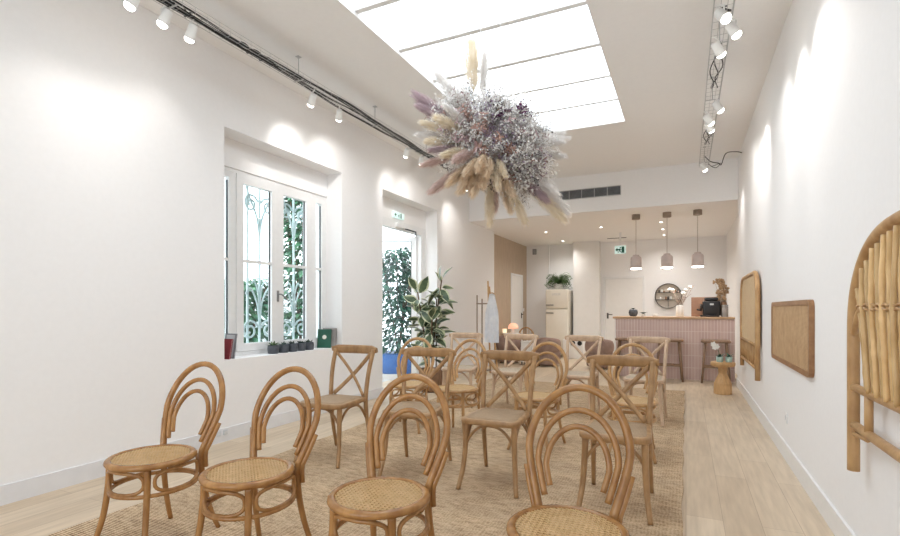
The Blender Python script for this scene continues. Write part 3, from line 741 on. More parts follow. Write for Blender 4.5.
# ------------------------------------------------------------------ cable trays and spotlights
def tray(name, label, xc, w, z, ya, yb, nleg):
    t = thing(name, label, 'cable tray', (xc, ya, z))
    m = MB(); h = .055; L = yb - ya
    for dx, dz in ((-w / 2, h), (-w / 2, h * .5), (-w / 2, 0), (-w / 6, 0), (w / 6, 0), (w / 2, 0), (w / 2, h * .5), (w / 2, h)):
        m.tube([(dx, 0, dz), (dx, L, dz)], .0022, 5)
    k = int(L / .1)
    for i in range(k + 1):
        y = L * i / k; m.tube([(-w / 2, y, h), (-w / 2, y, 0), (w / 2, y, 0), (w / 2, y, h)], .0018, 4, up=(0, 1, 0))
    m.build('wire_mesh', 'wire', t)
    for i in range(nleg):
        y = .25 + (L - .5) * i / (nleg - 1)
        r = MB(); r.tube([(0, y, 0), (0, y, HC - z)], .004, 6); r.box((-.02, y - .02, HC - z - .006), (.02, y + .02, HC - z)); r.box((-w / 2, y - .006, -.006), (w / 2, y + .006, 0)); r.build('hanger', 'wire', t)
    return t, L
tl, L = tray('cable_tray', 'long ceiling cable tray full of black cables along the left wall', -3.23, .11, 3.31, Y0 + .1, YB - .05, 9)
rnd = random.Random(3)
for k in range(5):
    p = []; ph = rnd.uniform(0, 6); x0 = -.045 + .02 * k
    for i in range(90):
        y = L * i / 89; b = max(0, math.sin(y * .9 + ph)) ** 4
        p.append((x0 + .016 * math.sin(y * 1.7 + ph) + .006 * math.sin(y * 6 + ph), y, .014 + .008 * k % .03 + .012 * math.sin(y * 2.3 + ph * 2) + .05 * b * (k == 1) - .034 * b * (k == 3)))
    MB().tube(p, (.011, .009, .009, .010, .007)[k], 6).build('cable', 'cable', tl)
for y0 in (3.9, 4.6, 7.3):
    q = []
    for i in range(26): u = i / 25; q.append((-.03 + .05 * math.sin(u * 14), y0 + .3 * u, .03 + .035 * math.cos(u * 14 + .5)))
    MB().tube(q, .0045, 5).build('cable_loop', 'cable', tl)
tr, L = tray('cable_tray', 'white wire cable tray with spotlights along the right side of the ceiling', .24, .125, 3.31, Y0 + .1, 8.25, 9)
for (ya, yb) in ((3.98, 4.05), (4.5, 5.4), (6.35, 7.2)):
    for k in range(3):
        p = []
        for i in range(20):
            u = i / 19; y = ya - (Y0 + .1) + (yb - ya) * u; p.append((-.025 + .025 * k + .022 * math.sin(u * 9 + k * 2), y, .012 + .012 * math.sin(u * 7 + k)))
        MB().tube(p, .005, 5).build('cable', 'cable', tr)
MB().tube(catmull([(0, L - .5, .01), (.08, L - .25, .0), (.17, L - .35, -.06), (.22, L - .1, -.02), (.27, L - .25, .09), (.40, L - .1, .14), (.483, L - .05, .13)], 8), .0065, 5).build('loose_cable', 'cable', tr)
MB().tube(catmull([(.05, L - .15, .0), (.12, L - .1, -.05), (.16, L - .25, -.09), (.2, L - .3, -.05), (.15, L - .15, -.03), (.09, L - .2, -.06)], 8), .004, 5).build('loose_cable', 'cable', tr)

def spot_light(loc, direction, power, size, blend=.7, rad=.03, col=(1, .965, .925)):
    l = bpy.data.lights.new('spot_lamp', 'SPOT'); l.energy = power; l.spot_size = math.radians(size); l.spot_blend = blend; l.shadow_soft_size = rad; l.color = col
    o = bpy.data.objects.new('spot_lamp', l); C.objects.link(o); o.location = loc
    o.rotation_euler = Vector(direction).to_track_quat('-Z', 'Y').to_euler(); return o
def make_head():
    t = thing('track_spotlight', 'x', 'spotlight')
    h = MB().lathe([(.012, .05), (.026, .047), (.031, .038), (.036, -.05), (.038, -.054), (.035, -.055), (.030, -.045)], 20).build('housing', 'head', t)
    MB().lathe([(.0295, -.044), (.034, -.058), (.028, -.074), (.012, -.082)], 20).build('lens', 'lampglow', h)
    MB().tube([(.0, .032, .01), (0, .05, .03), (0, .035, .07), (0, .02, .085)], .007, 6).build('bracket', 'head', t)
    return t
hp = None
def head(x, y, z, aim, label, power, size, group):
    global hp
    d = (Vector(aim) - Vector((x, y, z))).normalized()
    eu = d.to_track_quat('-Z', 'Y').to_euler()
    if hp is None: hp = make_head(); o = hp; o['label'] = label; o['group'] = group
    else: o = dup(hp, (0, 0, 0), 0, label, group)
    o.location = (x, y, z); o.rotation_euler = eu
    spot_light(Vector((x, y, z)) + d * .1, d, power, size, 1.0, .05)
GL, GR = 'spotlights on the left tray', 'spotlights on the right tray'
LH = [(2.04, (1.55, 1.75), 'white spotlight under the left tray, nearest the camera', .5), (2.26, (2.0, 2.0), 'white spotlight under the left tray, second from the camera', .5), (2.46, (2.5, 2.35), 'glaring white spotlight on the left tray before the window', .35),
      (3.76, (4.02, 2.75), 'white spotlight above the middle of the window', 1), (4.17, (4.72, 2.75), 'white spotlight above the right end of the window', 1), (5.55, (6.08, 2.7), 'white spotlight above the near side of the door', .8),
      (5.95, (6.68, 2.7), 'white spotlight beside the flowers, above the door', .8), (7.55, (8.0, 2.6), 'white spotlight behind the hanging flowers on the left tray', .9)]
for y, (ay, az), lb, pw in LH: head(-3.27, y, 3.235, (XL, ay, az), lb, SPOT_W * pw, 86, GL)
RH = [(3.88, .22, (3.45, 2.4), 'white spotlight on the right tray at the top edge of the view', 1), (4.10, .30, (4.2, 2.5), 'white spotlight turned to the wall, second on the right tray', 1), (4.36, .22, (4.9, 2.5), 'white spotlight just before the gap in the right tray', .6),
      (5.6, .28, (5.9, 2.6), 'white spotlight beyond the cable knot in the right tray', 1), (5.95, .21, (6.4, 2.6), 'white spotlight in the middle cluster on the right tray', .6), (6.2, .23, (7.2, 2.6), 'white spotlight last in the middle cluster of the right tray', .8),
      (7.9, .22, (8.3, 2.2), 'white spotlight at the far end of the right tray', .8)]
for y, x, (ay, az), lb, pw in RH: head(x, y, 3.225, (XR, ay, az), lb, SPOT_W * pw * 1.7, 80, GR)

# ceiling downlights in the rear, vents, detector
dn = None
for x, y, lb in ((-2.774, 10.714, 'recessed downlight at the left of the rear ceiling, nearer one'), (-2.76, 12.3, 'recessed downlight above the fridge'), (-1.58, 10.55, 'recessed downlight between the fridge and the exit sign'),
                 (-.438, 10.44, 'nearest recessed downlight of the row above the counter'), (-.44, 11.38, 'middle recessed downlight of the row above the counter'), (-.45, 12.3, 'farthest recessed downlight of the row above the counter')):
    if dn is None:
        dn = thing('downlight', lb, 'ceiling light', (x, y, HB), 0, 'recessed downlights in the rear ceiling')
        MB().lathe([(.024, -.004), (.036, -.005), (.038, 0), (.024, 0)], 20, closed=True).build('rim', 'head', dn); MB().lathe([(.024, -.004), (.024, -.001)], 20).build('lens', 'lampglow', dn)
    else: dup(dn, (x, y, HB), 0, lb)
    spot_light((x, y, HB - .02), (0, 0, -1), DOWN_W, 150, 1.0, .04)
v = thing('air_vent', 'grey rectangular air vent grille on the white bulkhead', 'air vent', (-2.08, YB, 3.128))
MB().box((0, -.006, 0), (1.088, -.001, .165)).build('backing', 'ventdark', v)
for i in range(5):
    m = MB(); x0 = .012 + .2135 * i; x1 = x0 + .205
    for k in range(9): z = .012 + .0165 * k; m.bar((x0, -.012, z), (x1, -.012, z), .012, .003, (0, -.5, 1))
    m.build('louvre_panel', 'grille', v)
m = MB(); m.box((0, -.02, 0), (1.088, -.004, .01)); m.box((0, -.02, .155), (1.088, -.004, .165))
for i in range(6): x = .0 + 1.076 * i / 5; m.box((x, -.02, .01), (x + .01, -.004, .155))
m.build('vent_frame', 'wire', v)
m = MB(); m.box((-1.70, 12.3, HB - .008), (-1.27, 12.36, HB)); tag(m.build('slot_vent', 'ventdark'), 'thin dark slot vent in the rear ceiling by the exit sign', 'air vent')
m = MB(); m.rbox((-3.72, YE - .06, 2.66), (-3.62, YE, 2.81), .01); tag(m.build('wall_sensor', 'grille'), 'small grey sensor box high on the rear wall', 'sensor')

# pendant lamps over the counter
pn = None
for x, lb, rw in ((-.81, 'mauve pendant lamp over the counter, leftmost of three', 0), (-.30, 'mauve pendant lamp over the counter, middle of three', 0), (.18, 'mauve pendant lamp over the counter, nearest the right wall', 0)):
    if pn is None:
        pn = thing('pendant_lamp', lb, 'pendant lamp', (x, 9.45, HB), 0, 'pendant lamps above the counter')
        MB().lathe([(.068, -.085), (.07, -.08), (.07, 0), (.0, 0)], 24).build('canopy', 'bronze', pn)
        MB().tube([(0, 0, -.085), (0, 0, -.72)], .004, 6).build('cord', 'cord', pn)
        MB().lathe([(.090, -.96), (.094, -.955), (.094, -.79), (.088, -.765), (.06, -.745), (.056, -.735), (.054, -.722), (.015, -.715)], 28).build('lamp_shade', 'mauve', pn)
        MB().lathe([(.089, -.962), (.089, -.972), (.084, -.978), (.05, -.978)], 28).build('diffuser', 'lampglow', pn)
    else: dup(pn, (x, 9.45, HB), 0, lb)
    l = bpy.data.lights.new('pendant_bulb', 'SPOT'); l.energy = PEND_W; l.spot_size = math.radians(130); l.spot_blend = .9; l.shadow_soft_size = .06; l.color = (1, .94, .87)
    o = bpy.data.objects.new('pendant_bulb', l); C.objects.link(o); o.location = (x, 9.45, HB - 1.01)

# ------------------------------------------------------------------ counter and what stands on it
ct = thing('bar_counter', 'long pink tiled bar counter with pale wooden top at the back', 'counter', (-1.16, 9.33, 0))
MB().box((0.0, .012, 0), (1.885, .6, 1.03)).build('body', 'panelwhite', ct)
MB().box((.02, 0, 0), (1.885, .0125, 1.03)).build('tiled_front', 'tile', ct)
MB().rbox((-.03, -.04, 1.03), (1.885, .64, 1.066), .008).build('worktop', 'counterwood', ct)
TZ = 1.066
p = thing('succulent_pot', 'round dark pot at the left end of the bar counter', 'potted plant', (-.87, 9.6, TZ))
MB().lathe([(.05, 0), (.072, .03), (.08, .07), (.07, .115), (.05, .13), (.045, .12)], 20).build('pot', 'darkpot', p)
m = MB()
for i in range(14): a = i * 2.4; m.leaf((0, 0, .125), (math.cos(a), math.sin(a), .9), .06, .02, (0, 0, 1), 3)
m.build('foliage', 'succdark', p)
p = thing('potted_plant', 'tiny leafy plant in a white cup on the bar counter', 'potted plant', (-.70, 9.62, TZ))
MB().lathe([(.028, 0), (.036, .05), (.032, .05)], 16).build('pot', 'whitecer', p)
m = MB()
for i in range(16): a = i * 2.4; m.leaf((0, 0, .045), (math.cos(a), math.sin(a), .7), .09, .035, (0, 0, 1), 3)
m.build('foliage', 'leaf2', p)
p = thing('cup', 'small white cup standing alone on the bar counter', 'cup', (-.50, 9.6, TZ))
MB().lathe([(.02, 0), (.033, .004), (.04, .05), (.037, .05), (.03, .008)], 20).build('bowl', 'whitecer', p); MB().tube([(.036, 0, .042), (.058, 0, .036), (.056, 0, .018), (.034, 0, .012)], .004, 6).build('handle', 'whitecer', p)
p = thing('flower_vase', 'white vase with dried branches and white blooms on the counter', 'vase', (-.10, 9.6, TZ))
MB().lathe([(.05, 0), (.062, .01), (.064, .12), (.056, .185), (.05, .2), (.045, .19)], 24).build('vase', 'whitecer', p)
rn = random.Random(11); m = MB(); fl = MB(); lf = MB()
for i in range(13):
    a = rn.uniform(0, 6.28); tl_ = rn.uniform(.2, .36); ln = rn.uniform(.15, .55)
    tip = Vector((math.cos(a) * ln * .38 + .03, math.sin(a) * ln * .3, .19 + tl_)); q = catmull([(0, 0, .1), (tip.x * .3, tip.y * .3, .26), tip], 5)
    m.tube(q, .0035, 5)
    if i < 5: fl.blob(tip, (.035, .035, .03), 8, 5, .2)
    else:
        for j in range(7): s_ = q[3 + j]; lf.leaf(s_, (rn.uniform(-1, 1), rn.uniform(-1, 1), .5), .055, .02, (0, 0, 1), 2)
m.build('stems', 'twig', p); fl.build('bloom', 'petal', p); lf.build('dried_leaves', 'brownleaf', p)
bd = thing('serving_board', 'brown wooden panel standing upright at the counter back', 'board', (.085, 9.88, TZ))
MB().rbox((0, 0, 0), (.45, .025, .345), .008).build('board', 'brownboard', bd)
p = thing('coffee_machine', 'black espresso machine on the counter beside the right wall', 'coffee machine', (.26, 9.6, TZ))
MB().rbox((0, 0, .02), (.27, .24, .27), .02).build('body', 'black', p)
MB().rbox((.03, .02, .27), (.24, .22, .335), .025).build('bean_hopper', 'black', p)
MB().rbox((-.04, -.06, .0), (.25, .2, .03), .01).build('drip_tray', 'black', p)
MB().tube([(-.015, .06, .11), (-.07, .05, .12), (-.09, .05, .13)], .014, 8).build('handle', 'black', p)
MB().lathe([(.022, 0), (.022, .1), (.01, .1)], 14, (-.02, .06, .12)).build('brew_head', 'darkmetal', p)
MB().box((.11, -.003, .2), (.17, .002, .23)).build('display', 'palegrey', p)
p = thing('tin', 'clear grey jar beside the coffee machine', 'jar', (.60, 9.62, TZ))
MB().lathe([(.045, 0), (.048, .005), (.048, .17), (.04, .18)], 20).build('jar', 'greybook', p); MB().lathe([(.05, .18), (.05, .2), (.01, .205)], 20).build('lid', 'steel', p)
# dried bouquet rising behind the machine
p = thing('dried_bouquet', 'tall bunch of beige dried flowers behind the coffee machine', 'dried flowers', (.595, 9.85, TZ))
MB().lathe([(.04, 0), (.055, .03), (.055, .2), (.04, .27), (.035, .26)], 20).build('vase', 'wicker', p)
m = MB(); b = MB(); rn = random.Random(5)
for i in range(54):
    z = rn.uniform(.30, .64); a = rn.uniform(0, 6.28); rr = rn.uniform(.02, .105); c = Vector((rr * math.cos(a) - .04, rr * .5 * math.sin(a) - .0, z)); m.tube([(0, 0, .2), (c.x * .5, c.y * .5, z * .6), c], .003, 4)
    for k in range(5): b.blob(c + Vector((rn.uniform(-.02, .02), rn.uniform(-.015, .015), rn.uniform(-.02, .02))), rn.uniform(.013, .024), 6, 4, .25)
m.build('stems', 'twig', p); b.build('seed_heads', 'driedgold', p)
# round wall shelf
p = thing('round_wall_shelf', 'round dark framed wall shelf with small bottles behind the counter', 'wall shelf', (-.385, YE - .07, 1.513))
R = .285
MB().lathe([(R, -.07), (R + .014, -.07), (R + .014, .0), (R, .0)], 40, closed=True, mat=Matrix.Rotation(PI / 2, 4, 'X')).build('frame', 'darkmetal', p)
MB().lathe([(R, -.068), (R, -.06)], 40, mat=Matrix.Rotation(PI / 2, 4, 'X')).build('back_panel', 'shelfback', p)
for z in (.08, -.09):
    w = math.sqrt(R * R - z * z); MB().box((-w, .0, z - .005), (w, .06, z + .005)).build('shelf', 'darkmetal', p)
MB().box((-.004, .002, -R + .005), (.004, .058, -.097)).build('divider', 'darkmetal', p)
rn = random.Random(2); gi = 0
for z, xs_ in ((.087, (-.2, -.14, -.09, .03, .1, .16, .21)), (-.083, (-.17, -.05, .0, .06))):
    for x in xs_:
        h = rn.uniform(.05, .1) if z < 0 else rn.uniform(.045, .075)
        o = MB().lathe([(.016, 0), (.019, .005), (.019, h * .7), (.009, h * .82), (.009, h), (.004, h)], 12).build('bottle', ('darkmetal', 'whitecer', 'walnut')[gi % 3])
        o.location = (-.385 + x, YE - .038, 1.513 + z - .0015); tag(o, 'tiny bottle or jar on the round wall shelf', 'bottle', 'bottles on the round wall shelf'); gi += 1

# ------------------------------------------------------------------ stools and stump table
def make_stool(lb):
    t = thing('bar_stool', lb, 'stool')
    m = MB(); n = 15; vs = []; fs = []
    MB().rbox((-.215, -.15, .655), (.215, .15, .70), .02).build('seat', 'stoolwood', t)
    for sx in (-1, 1):
        for sy in (-1, 1): MB().tube([(sx * .15, sy * .10, .66), (sx * .20, sy * .14, 0)], [.021, .016], 8).build('leg', 'stoolwood', t)
        MB().bar((sx * .185, -.128, .2), (sx * .185, .128, .2), .018, .028).build('stretcher', 'stoolwood', t)
    for sy in (-1, 1): MB().bar((-.178, sy * .122, .26), (.178, sy * .122, .26), .018, .028).build('stretcher', 'stoolwood', t)
    return t
st = make_stool('brown wooden bar stool at the counter, behind the rightmost pale chair'); st['group'] = 'bar stools at the counter'
st.location = (-.90, 9.13, 0)
dup(st, (-.255, 9.11, 0), .06, 'brown wooden bar stool at the middle of the pink counter'); dup(st, (.435, 9.11, 0), -.03, 'brown wooden bar stool behind the carved stump table')
p = thing('stump_table', 'carved hourglass wooden stump side table by the right wall', 'side table', (.47, 7.98, 0))
n = 8; m = MB(); prof = [(.112, 0), (.116, .01), (.112, .15), (.075, .235), (.055, .29), (.062, .385)]
m.lathe(prof, n); m.sm = [False] * len(m.f); m.build('pedestal', 'stump', p)
MB().lathe([(.07, .385), (.135, .39), (.155, .405), (.158, .44), (.15, .452), (.02, .452)], 32).build('table_top', 'stump', p)
def orchid(loc, lb, flower):
    p = thing('potted_orchid', lb, 'potted plant', loc, 0)
    MB().lathe([(.037, 0), (.041, .004), (.044, .072), (.041, .076), (.038, .068)], 24).build('pot', 'teal', p)
    m = MB(); rn = random.Random(4 + flower)
    for i in range(9): a = i * 2.4; m.leaf((0, 0, .062), (math.cos(a), math.sin(a), .75 if i % 2 else 1.5), rn.uniform(.07, .11), .03, (0, 0, 1), 4, .4)
    m.build('foliage', 'leaf2', p)
    if flower:
        MB().tube(catmull([(0, 0, .08), (-.02, 0, .17), (-.06, 0, .235), (-.09, 0, .24)], 6), .004, 6).build('stem', 'fernleaf', p)
        for c in ((-.035, -.01, .215), (-.08, -.015, .25), (-.065, -.02, .205)):
            f = MB()
            for k in range(5): a = k * 2 * PI / 5; f.leaf(c, (math.cos(a), -.25, math.sin(a)), .042, .034, (0, -1, 0), 4, .2)
            f.build('bloom', 'petal', p)
    return p
orchid((.43, 7.95, .452), 'white flowering plant in a teal pot on the stump table', True)
orchid((.545, 7.97, .452), 'leafy plant in a teal pot, right one on the stump table', False)

# ------------------------------------------------------------------ fridge and fern
f = thing('refrigerator', 'cream retro fridge with rounded doors and chrome handles', 'refrigerator', (-3.215, 12.36, 0))
MB().rbox((.005, .05, .04), (.565, .6, 1.69), .03).build('body', 'cream', f)
MB().rbox((0, 0, .10), (.57, .075, 1.195), .035).build('door', 'cream', f); MB().rbox((0, 0, 1.215), (.57, .075, 1.695), .035).build('door', 'cream', f)
for z in (1.30, 1.10):
    m = MB(); m.tube(catmull([(.03, 0, z), (.035, -.035, z), (.1, -.045, z), (.19, -.04, z), (.2, -.0, z)], 4), .011, 8); m.build('handle', 'darkmetal', f)
for x in (.06, .51): MB().lathe([(.02, 0), (.022, .04), (.01, .04)], 12, (x, .1, 0)).build('foot', 'darkmetal', f); MB().lathe([(.02, 0), (.022, .04), (.01, .04)], 12, (x, .52, 0)).build('foot', 'darkmetal', f)
def text(s, size, depth, mat, parent, M4, name='lettering'):
    cu = bpy.data.curves.new('lettering_curve', 'FONT'); cu.body = s; cu.size = size; cu.extrude = depth; cu.align_x = 'CENTER'; cu.space_character = 1.35
    o = bpy.data.objects.new('lettering_curve', cu); C.objects.link(o)
    me = bpy.data.meshes.new_from_object(o.evaluated_get(bpy.context.evaluated_depsgraph_get())); bpy.data.objects.remove(o)
    me.transform(M4); me.materials.clear(); me.materials.append(M[mat]); q = bpy.data.objects.new(name, me); C.objects.link(q); q.parent = parent; return q
text('SMEG', .075, .003, 'chrome', f, Matrix.Translation((.27, -.002, 1.545)) @ Matrix.Rotation(PI / 2, 4, 'X'))
p = thing('potted_fern', 'bushy green fern standing on top of the cream fridge', 'potted plant', (-2.95, 12.64, 1.695))
MB().lathe([(.09, 0), (.1, .01), (.12, .14), (.11, .14)], 20).build('pot', 'whitecer', p)
m = MB(); rn = random.Random(8)
for i in range(140):
    a = rn.uniform(0, 6.28); L_ = rn.uniform(.28, .48); up_ = rn.uniform(.8, 2.0); q = []
    for k in range(8):
        u = k / 7; q.append(Vector((math.cos(a) * L_ * u * .72, math.sin(a) * L_ * .6 * u, .13 + L_ * (up_ * u - 1.25 * u * u * (.6 + .3 * up_)))))
    for k in range(1, 8):
        d = q[k] - q[k - 1]; sd = d.cross(Vector((0, 0, 1))).normalized(); wl = .075 * (1 - .75 * k / 8)
        for s_ in (-1, 1): m.leaf(q[k], sd * s_ + d.normalized() * .5, wl, .03, (0, 0, 1), 2, .3)
    m.tube(q, .002, 3)
m.build('fronds', 'fernleaf', p)

# low white box with two black vents by the closet
p = thing('socket_box', 'low white cabinet with two round black openings before the closet', 'cabinet', (-2.70, 12.0, 0))
MB().rbox((0, 0, 0), (.5, .3, .47), .015).build('body', 'panelwhite', p)
for x in (.25, .41): MB().lathe([(.055, 0), (.055, .012), (.045, .014)], 20, mat=Matrix.Translation((x, -.001, .38)) @ Matrix.Rotation(PI / 2, 4, 'X')).build('opening', 'black', p)

# ------------------------------------------------------------------ lounge corner
def armchair(lb, loc):
    p = thing('tub_armchair', lb, 'armchair', loc)
    MB().lathe([(.23, .03), (.28, .05), (.30, .2), (.285, .35), (.23, .39), (.02, .40)], 28).build('seat', 'brownvelvet', p)
    q = []
    for i in range(19): a = PI * 1.0 + PI * i / 18; q.append((.265 * math.cos(a), .265 * math.sin(a), .42))
    MB().tube(q, [.085 + .035 * math.sin(PI * i / 18) for i in range(19)], 14, flat=(1.35, .62), up=(0, 0, 1)).build('backrest', 'brownvelvet', p)
    for sx in (-.16, .16):
        for sy in (-.16, .16): MB().lathe([(.016, 0), (.02, .05), (.01, .05)], 10, (sx, sy, 0)).build('foot', 'walnut', p)
    return p
ac = armchair('rounded brown armchair behind the last row, left of three', (-3.50, 10.25, 0)); ac['group'] = 'brown armchairs in the lounge corner'
ac.location = (-3.57, 10.56, 0); ac.scale = (.9, .9, 1.05)
dup(ac, (-2.64, 10.35, 0), 0, 'rounded brown armchair behind the last row, middle of three'); dup(ac, (-1.58, 10.35, 0), 0, 'rounded brown armchair behind the last row, nearest the bar counter')
p = thing('side_cabinet', 'small round white side table carrying the orange lamp', 'side table', (-3.68, 11.0, 0))
MB().lathe([(.16, 0), (.17, .02), (.03, .04), (.03, .6), (.2, .62), (.21, .64), (.02, .645)], 28).build('pedestal', 'whitecer', p)
p = thing('table_lamp', 'small orange mushroom lamp glowing behind the last row', 'table lamp', (-3.62, 11.0, .645))
MB().lathe([(.06, 0), (.065, .01), (.03, .05), (.028, .12)], 20).build('base', 'whitecer', p)
MB().lathe([(.115, .10), (.12, .115), (.11, .17), (.07, .215), (.02, .23)], 24).build('lamp_shade', 'lampwarm', p)
p = thing('candle_lantern', 'small glowing cream lantern beside the orange lamp', 'lantern', (-3.20, 10.85, .645))
p.location = (-3.80, 10.92, .645)
MB().rbox((-.04, -.04, 0), (.04, .04, .1), .008).build('body', 'lampcream', p); MB().box((-.045, -.045, .1), (.045, .045, .112)).build('lid', 'rattan', p)
p = thing('rattan_lounge_chair', 'low rattan lounge chair with arched back behind the orange lamp', 'chair', (-3.52, 11.75, 0))
MB().tube([(.22 * math.cos(i * PI / 12) , -.05, .42 + .33 * math.sin(i * PI / 12)) for i in range(13)], .016, 8).build('back_frame', 'rattan', p)
for k in range(5): x = -.14 + .07 * k; MB().tube([(x, -.05, .40), (x, -.05, .42 + .33 * math.sqrt(max(0, 1 - (x / .22) ** 2)))], .007, 6).build('spindle', 'rattan', p)
MB().lathe([(.02, .37), (.23, .37), (.245, .385), (.23, .40), (.02, .40)], 24, (0, .15, 0)).build('seat', 'palecane', p)
for sx in (-1, 1):
    MB().tube([(sx * .215, -.05, .44), (sx * .2, -.03, .0)], .015, 8).build('leg', 'rattan', p); MB().tube([(sx * .17, .3, .38), (sx * .2, .34, .0)], .015, 8).build('leg', 'rattan', p)
p = thing('low_table', 'small white box table between the left and middle brown armchairs', 'side table', (-3.10, 10.4, 0))
MB().rbox((-.11, -.13, .06), (.11, .13, .48), .012).build('body', 'whitecer', p); MB().rbox((-.115, -.14, .48), (.115, .14, .505), .008).build('table_top', 'whitecer', p)
for sx in (-1, 1):
    for sy in (-1, 1): MB().box((sx * .09 - .015, sy * .11 - .015, 0), (sx * .09 + .015, sy * .11 + .015, .06)).build('leg', 'darkmetal', p)
# standing rack with a white cloth
p = thing('coat_stand', 'tall thin wooden and metal coat rack beside the left wall', 'coat rack', (-3.42, 8.62, 0))
MB().tube([(-.125, 0, 0), (-.125, 0, 1.46)], .014, 8).build('post', 'bronze', p); MB().tube([(-.025, 0, 0), (-.025, 0, 1.39)], .014, 8).build('post', 'bronze', p)
MB().tube([(.10, .1, 0), (.085, .02, 1.72)], .016, 8).build('post', 'stump', p); MB().tube([(.24, .12, 0), (.10, .05, 1.62)], .016, 8).build('post', 'stump', p)
MB().tube([(-.14, 0, 1.30), (.16, .01, 1.30)], .011, 8).build('rail', 'bronze', p)
MB().bar((-.125, 0, .05), (.22, .1, .05), .02, .03).build('foot_rail', 'bronze', p)
p = thing('hanging_cloth', 'white cotton garment hanging from the coat rack', 'garment', (-3.24, 8.60, 0))
m = MB(); N_ = 21; K_ = 14; vs = []
for side in (1, -1):
    for k in range(K_):
        u = k / (K_ - 1); z = 1.48 - .9 * u; hw = .045 + .075 * min(1, u * 2.4) + .02 * u
        for i in range(N_):
            s_ = -1 + 2 * i / (N_ - 1); vs.append((hw * s_, side * (.012 + .03 * (1 - s_ * s_)) + .012 * math.sin(s_ * 9 + u * 2) * (.3 + u), z))
fs = []
for side in range(2):
    o_ = side * N_ * K_
    for k in range(K_ - 1):
        for i in range(N_ - 1):
            a = o_ + k * N_ + i; q = (a, a + 1, a + N_ + 1, a + N_); fs.append(q if side else tuple(reversed(q)))
o2 = N_ * K_
for k in range(K_ - 1):
    fs.append((k * N_, (k + 1) * N_, o2 + (k + 1) * N_, o2 + k * N_)); e = N_ - 1; fs.append((k * N_ + e, o2 + k * N_ + e, o2 + (k + 1) * N_ + e, (k + 1) * N_ + e))
for i in range(N_ - 1): fs.append((i, o2 + i, o2 + i + 1, i + 1)); b_ = (K_ - 1) * N_; fs.append((b_ + i, b_ + i + 1, o2 + b_ + i + 1, o2 + b_ + i))
m.add(vs, fs, True); m.build('cloth', 'cloth', p)
MB().tube(catmull([(-.06, 0, 1.47), (0, 0, 1.50), (.06, 0, 1.47)], 5), .008, 6).build('hanger', 'stump', p)

# ------------------------------------------------------------------ rubber plant and outdoor shrubs
p = thing('rubber_plant', 'variegated rubber plant in a brown basket in front of the glass door', 'potted plant', (-3.36, 6.42, 0))
MB().lathe([(.15, 0), (.17, .02), (.19, .3), (.18, .33), (.16, .31)], 28).build('basket', 'wicker', p); MB().lathe([(.155, .28), (.155, .3)], 24).build('soil', 'soil', p)
rn = random.Random(21); m = MB(); lfm = MB(); stems = [((0, 0), 1.62, .06), ((.06, .03), 1.35, 2.0), ((-.05, -.02), 1.45, 4.0), ((.03, -.05), 1.05, 5.2), ((-.06, .05), 1.1, 3.0)]
for (bx, by), h, a0 in stems:
    lean = Vector((math.cos(a0), math.sin(a0), 0)) * .16
    q = catmull([(bx, by, .29), (bx + lean.x * .4, by + lean.y * .4, h * .6), (bx + lean.x, by + lean.y, h)], 8); m.tube(q, .011, 6)
    n = int((h - .5) / .034)
    for i in range(n):
        u = 1 - i / max(n - 1, 1) * .72; pt = q[min(int(u * (len(q) - 1)), len(q) - 1)]; a = a0 + i * 2.399
        d = Vector((math.cos(a), math.sin(a), 1.6 if i < 3 else rn.uniform(-1.0, .9))); L_ = rn.uniform(.2, .3)
        lfm.leaf(pt + d.normalized() * .03, d, L_, L_ * .56, (rn.uniform(-.7, .7), rn.uniform(-.9, .3), .8), 7, rn.uniform(.1, .4), .22, .85, True)
m.build('stem', 'bark', p); lfm.build('foliage', 'rubber', p)
def shrub(name, lb, cat, loc, rx, ry, z0, z1, n, mat, size, seed, pot=None, narrow=.5):
    p = thing(name, lb, cat, loc); rn = random.Random(seed); m = MB(); b = MB()
    for i in range(9):
        a = rn.uniform(0, 6.28); q = catmull([(0, 0, 0 if not pot else .3), (math.cos(a) * rx * .25, math.sin(a) * ry * .25, z1 * .5), (math.cos(a) * rx * .6, math.sin(a) * ry * .6, z1 * .93)], 6); b.tube(q, .012, 5)
    b.build('stem', 'bark', p)
    for i in range(n):
        u = rn.random() ** .8; z = z0 + (z1 - z0) * u; sc = (1 - narrow * max(0, u - .5) * 2) * (.6 + .4 * min(1, u * 5)); a = rn.uniform(0, 6.28); r = math.sqrt(rn.uniform(.05, 1)) * (1 + .22 * noise.noise(Vector((math.cos(a) * 2, math.sin(a) * 2, z * 2.5 + seed))))
        c = (math.cos(a) * rx * r * sc, math.sin(a) * ry * r * sc, z); d = Vector((math.cos(a), math.sin(a), rn.uniform(-.8, .6))); L_ = size * rn.uniform(.6, 1.2)
        m.leaf(c, d, L_, L_ * .5, (rn.uniform(-.4, .4), rn.uniform(-.4, .4), 1), 3, .3, .1)
    m.build('foliage', mat, p)
    if pot == 'blue': MB().lathe([(.30, 0), (.34, .02), (.40, .36), (.39, .40), (.35, .38)], 32).build('pot', 'bluepot', p); MB().lathe([(.34, .33), (.34, .35)], 24).build('soil', 'soil', p)
    return p
shrub('garden_shrub', 'bushy green shrub outside the left half of the window', 'shrub', (-5.3, 4.66, -.02), .55, .62, .15, 1.62, 2600, 'leaf', .12, 1, None, .35)
shrub('garden_shrub', 'tall green shrub outside the right half of the window', 'shrub', (-5.3, 5.9, -.02), .55, .42, .15, 3.05, 3000, 'leaf', .13, 2, None, .45)
shrub('potted_shrub', 'tall dark shrub in a blue pot outside the open glass door', 'shrub', (-4.98, 8.15, -.02), .5, .62, .4, 2.35, 2300, 'leaf2', .13, 3, 'blue', .3)

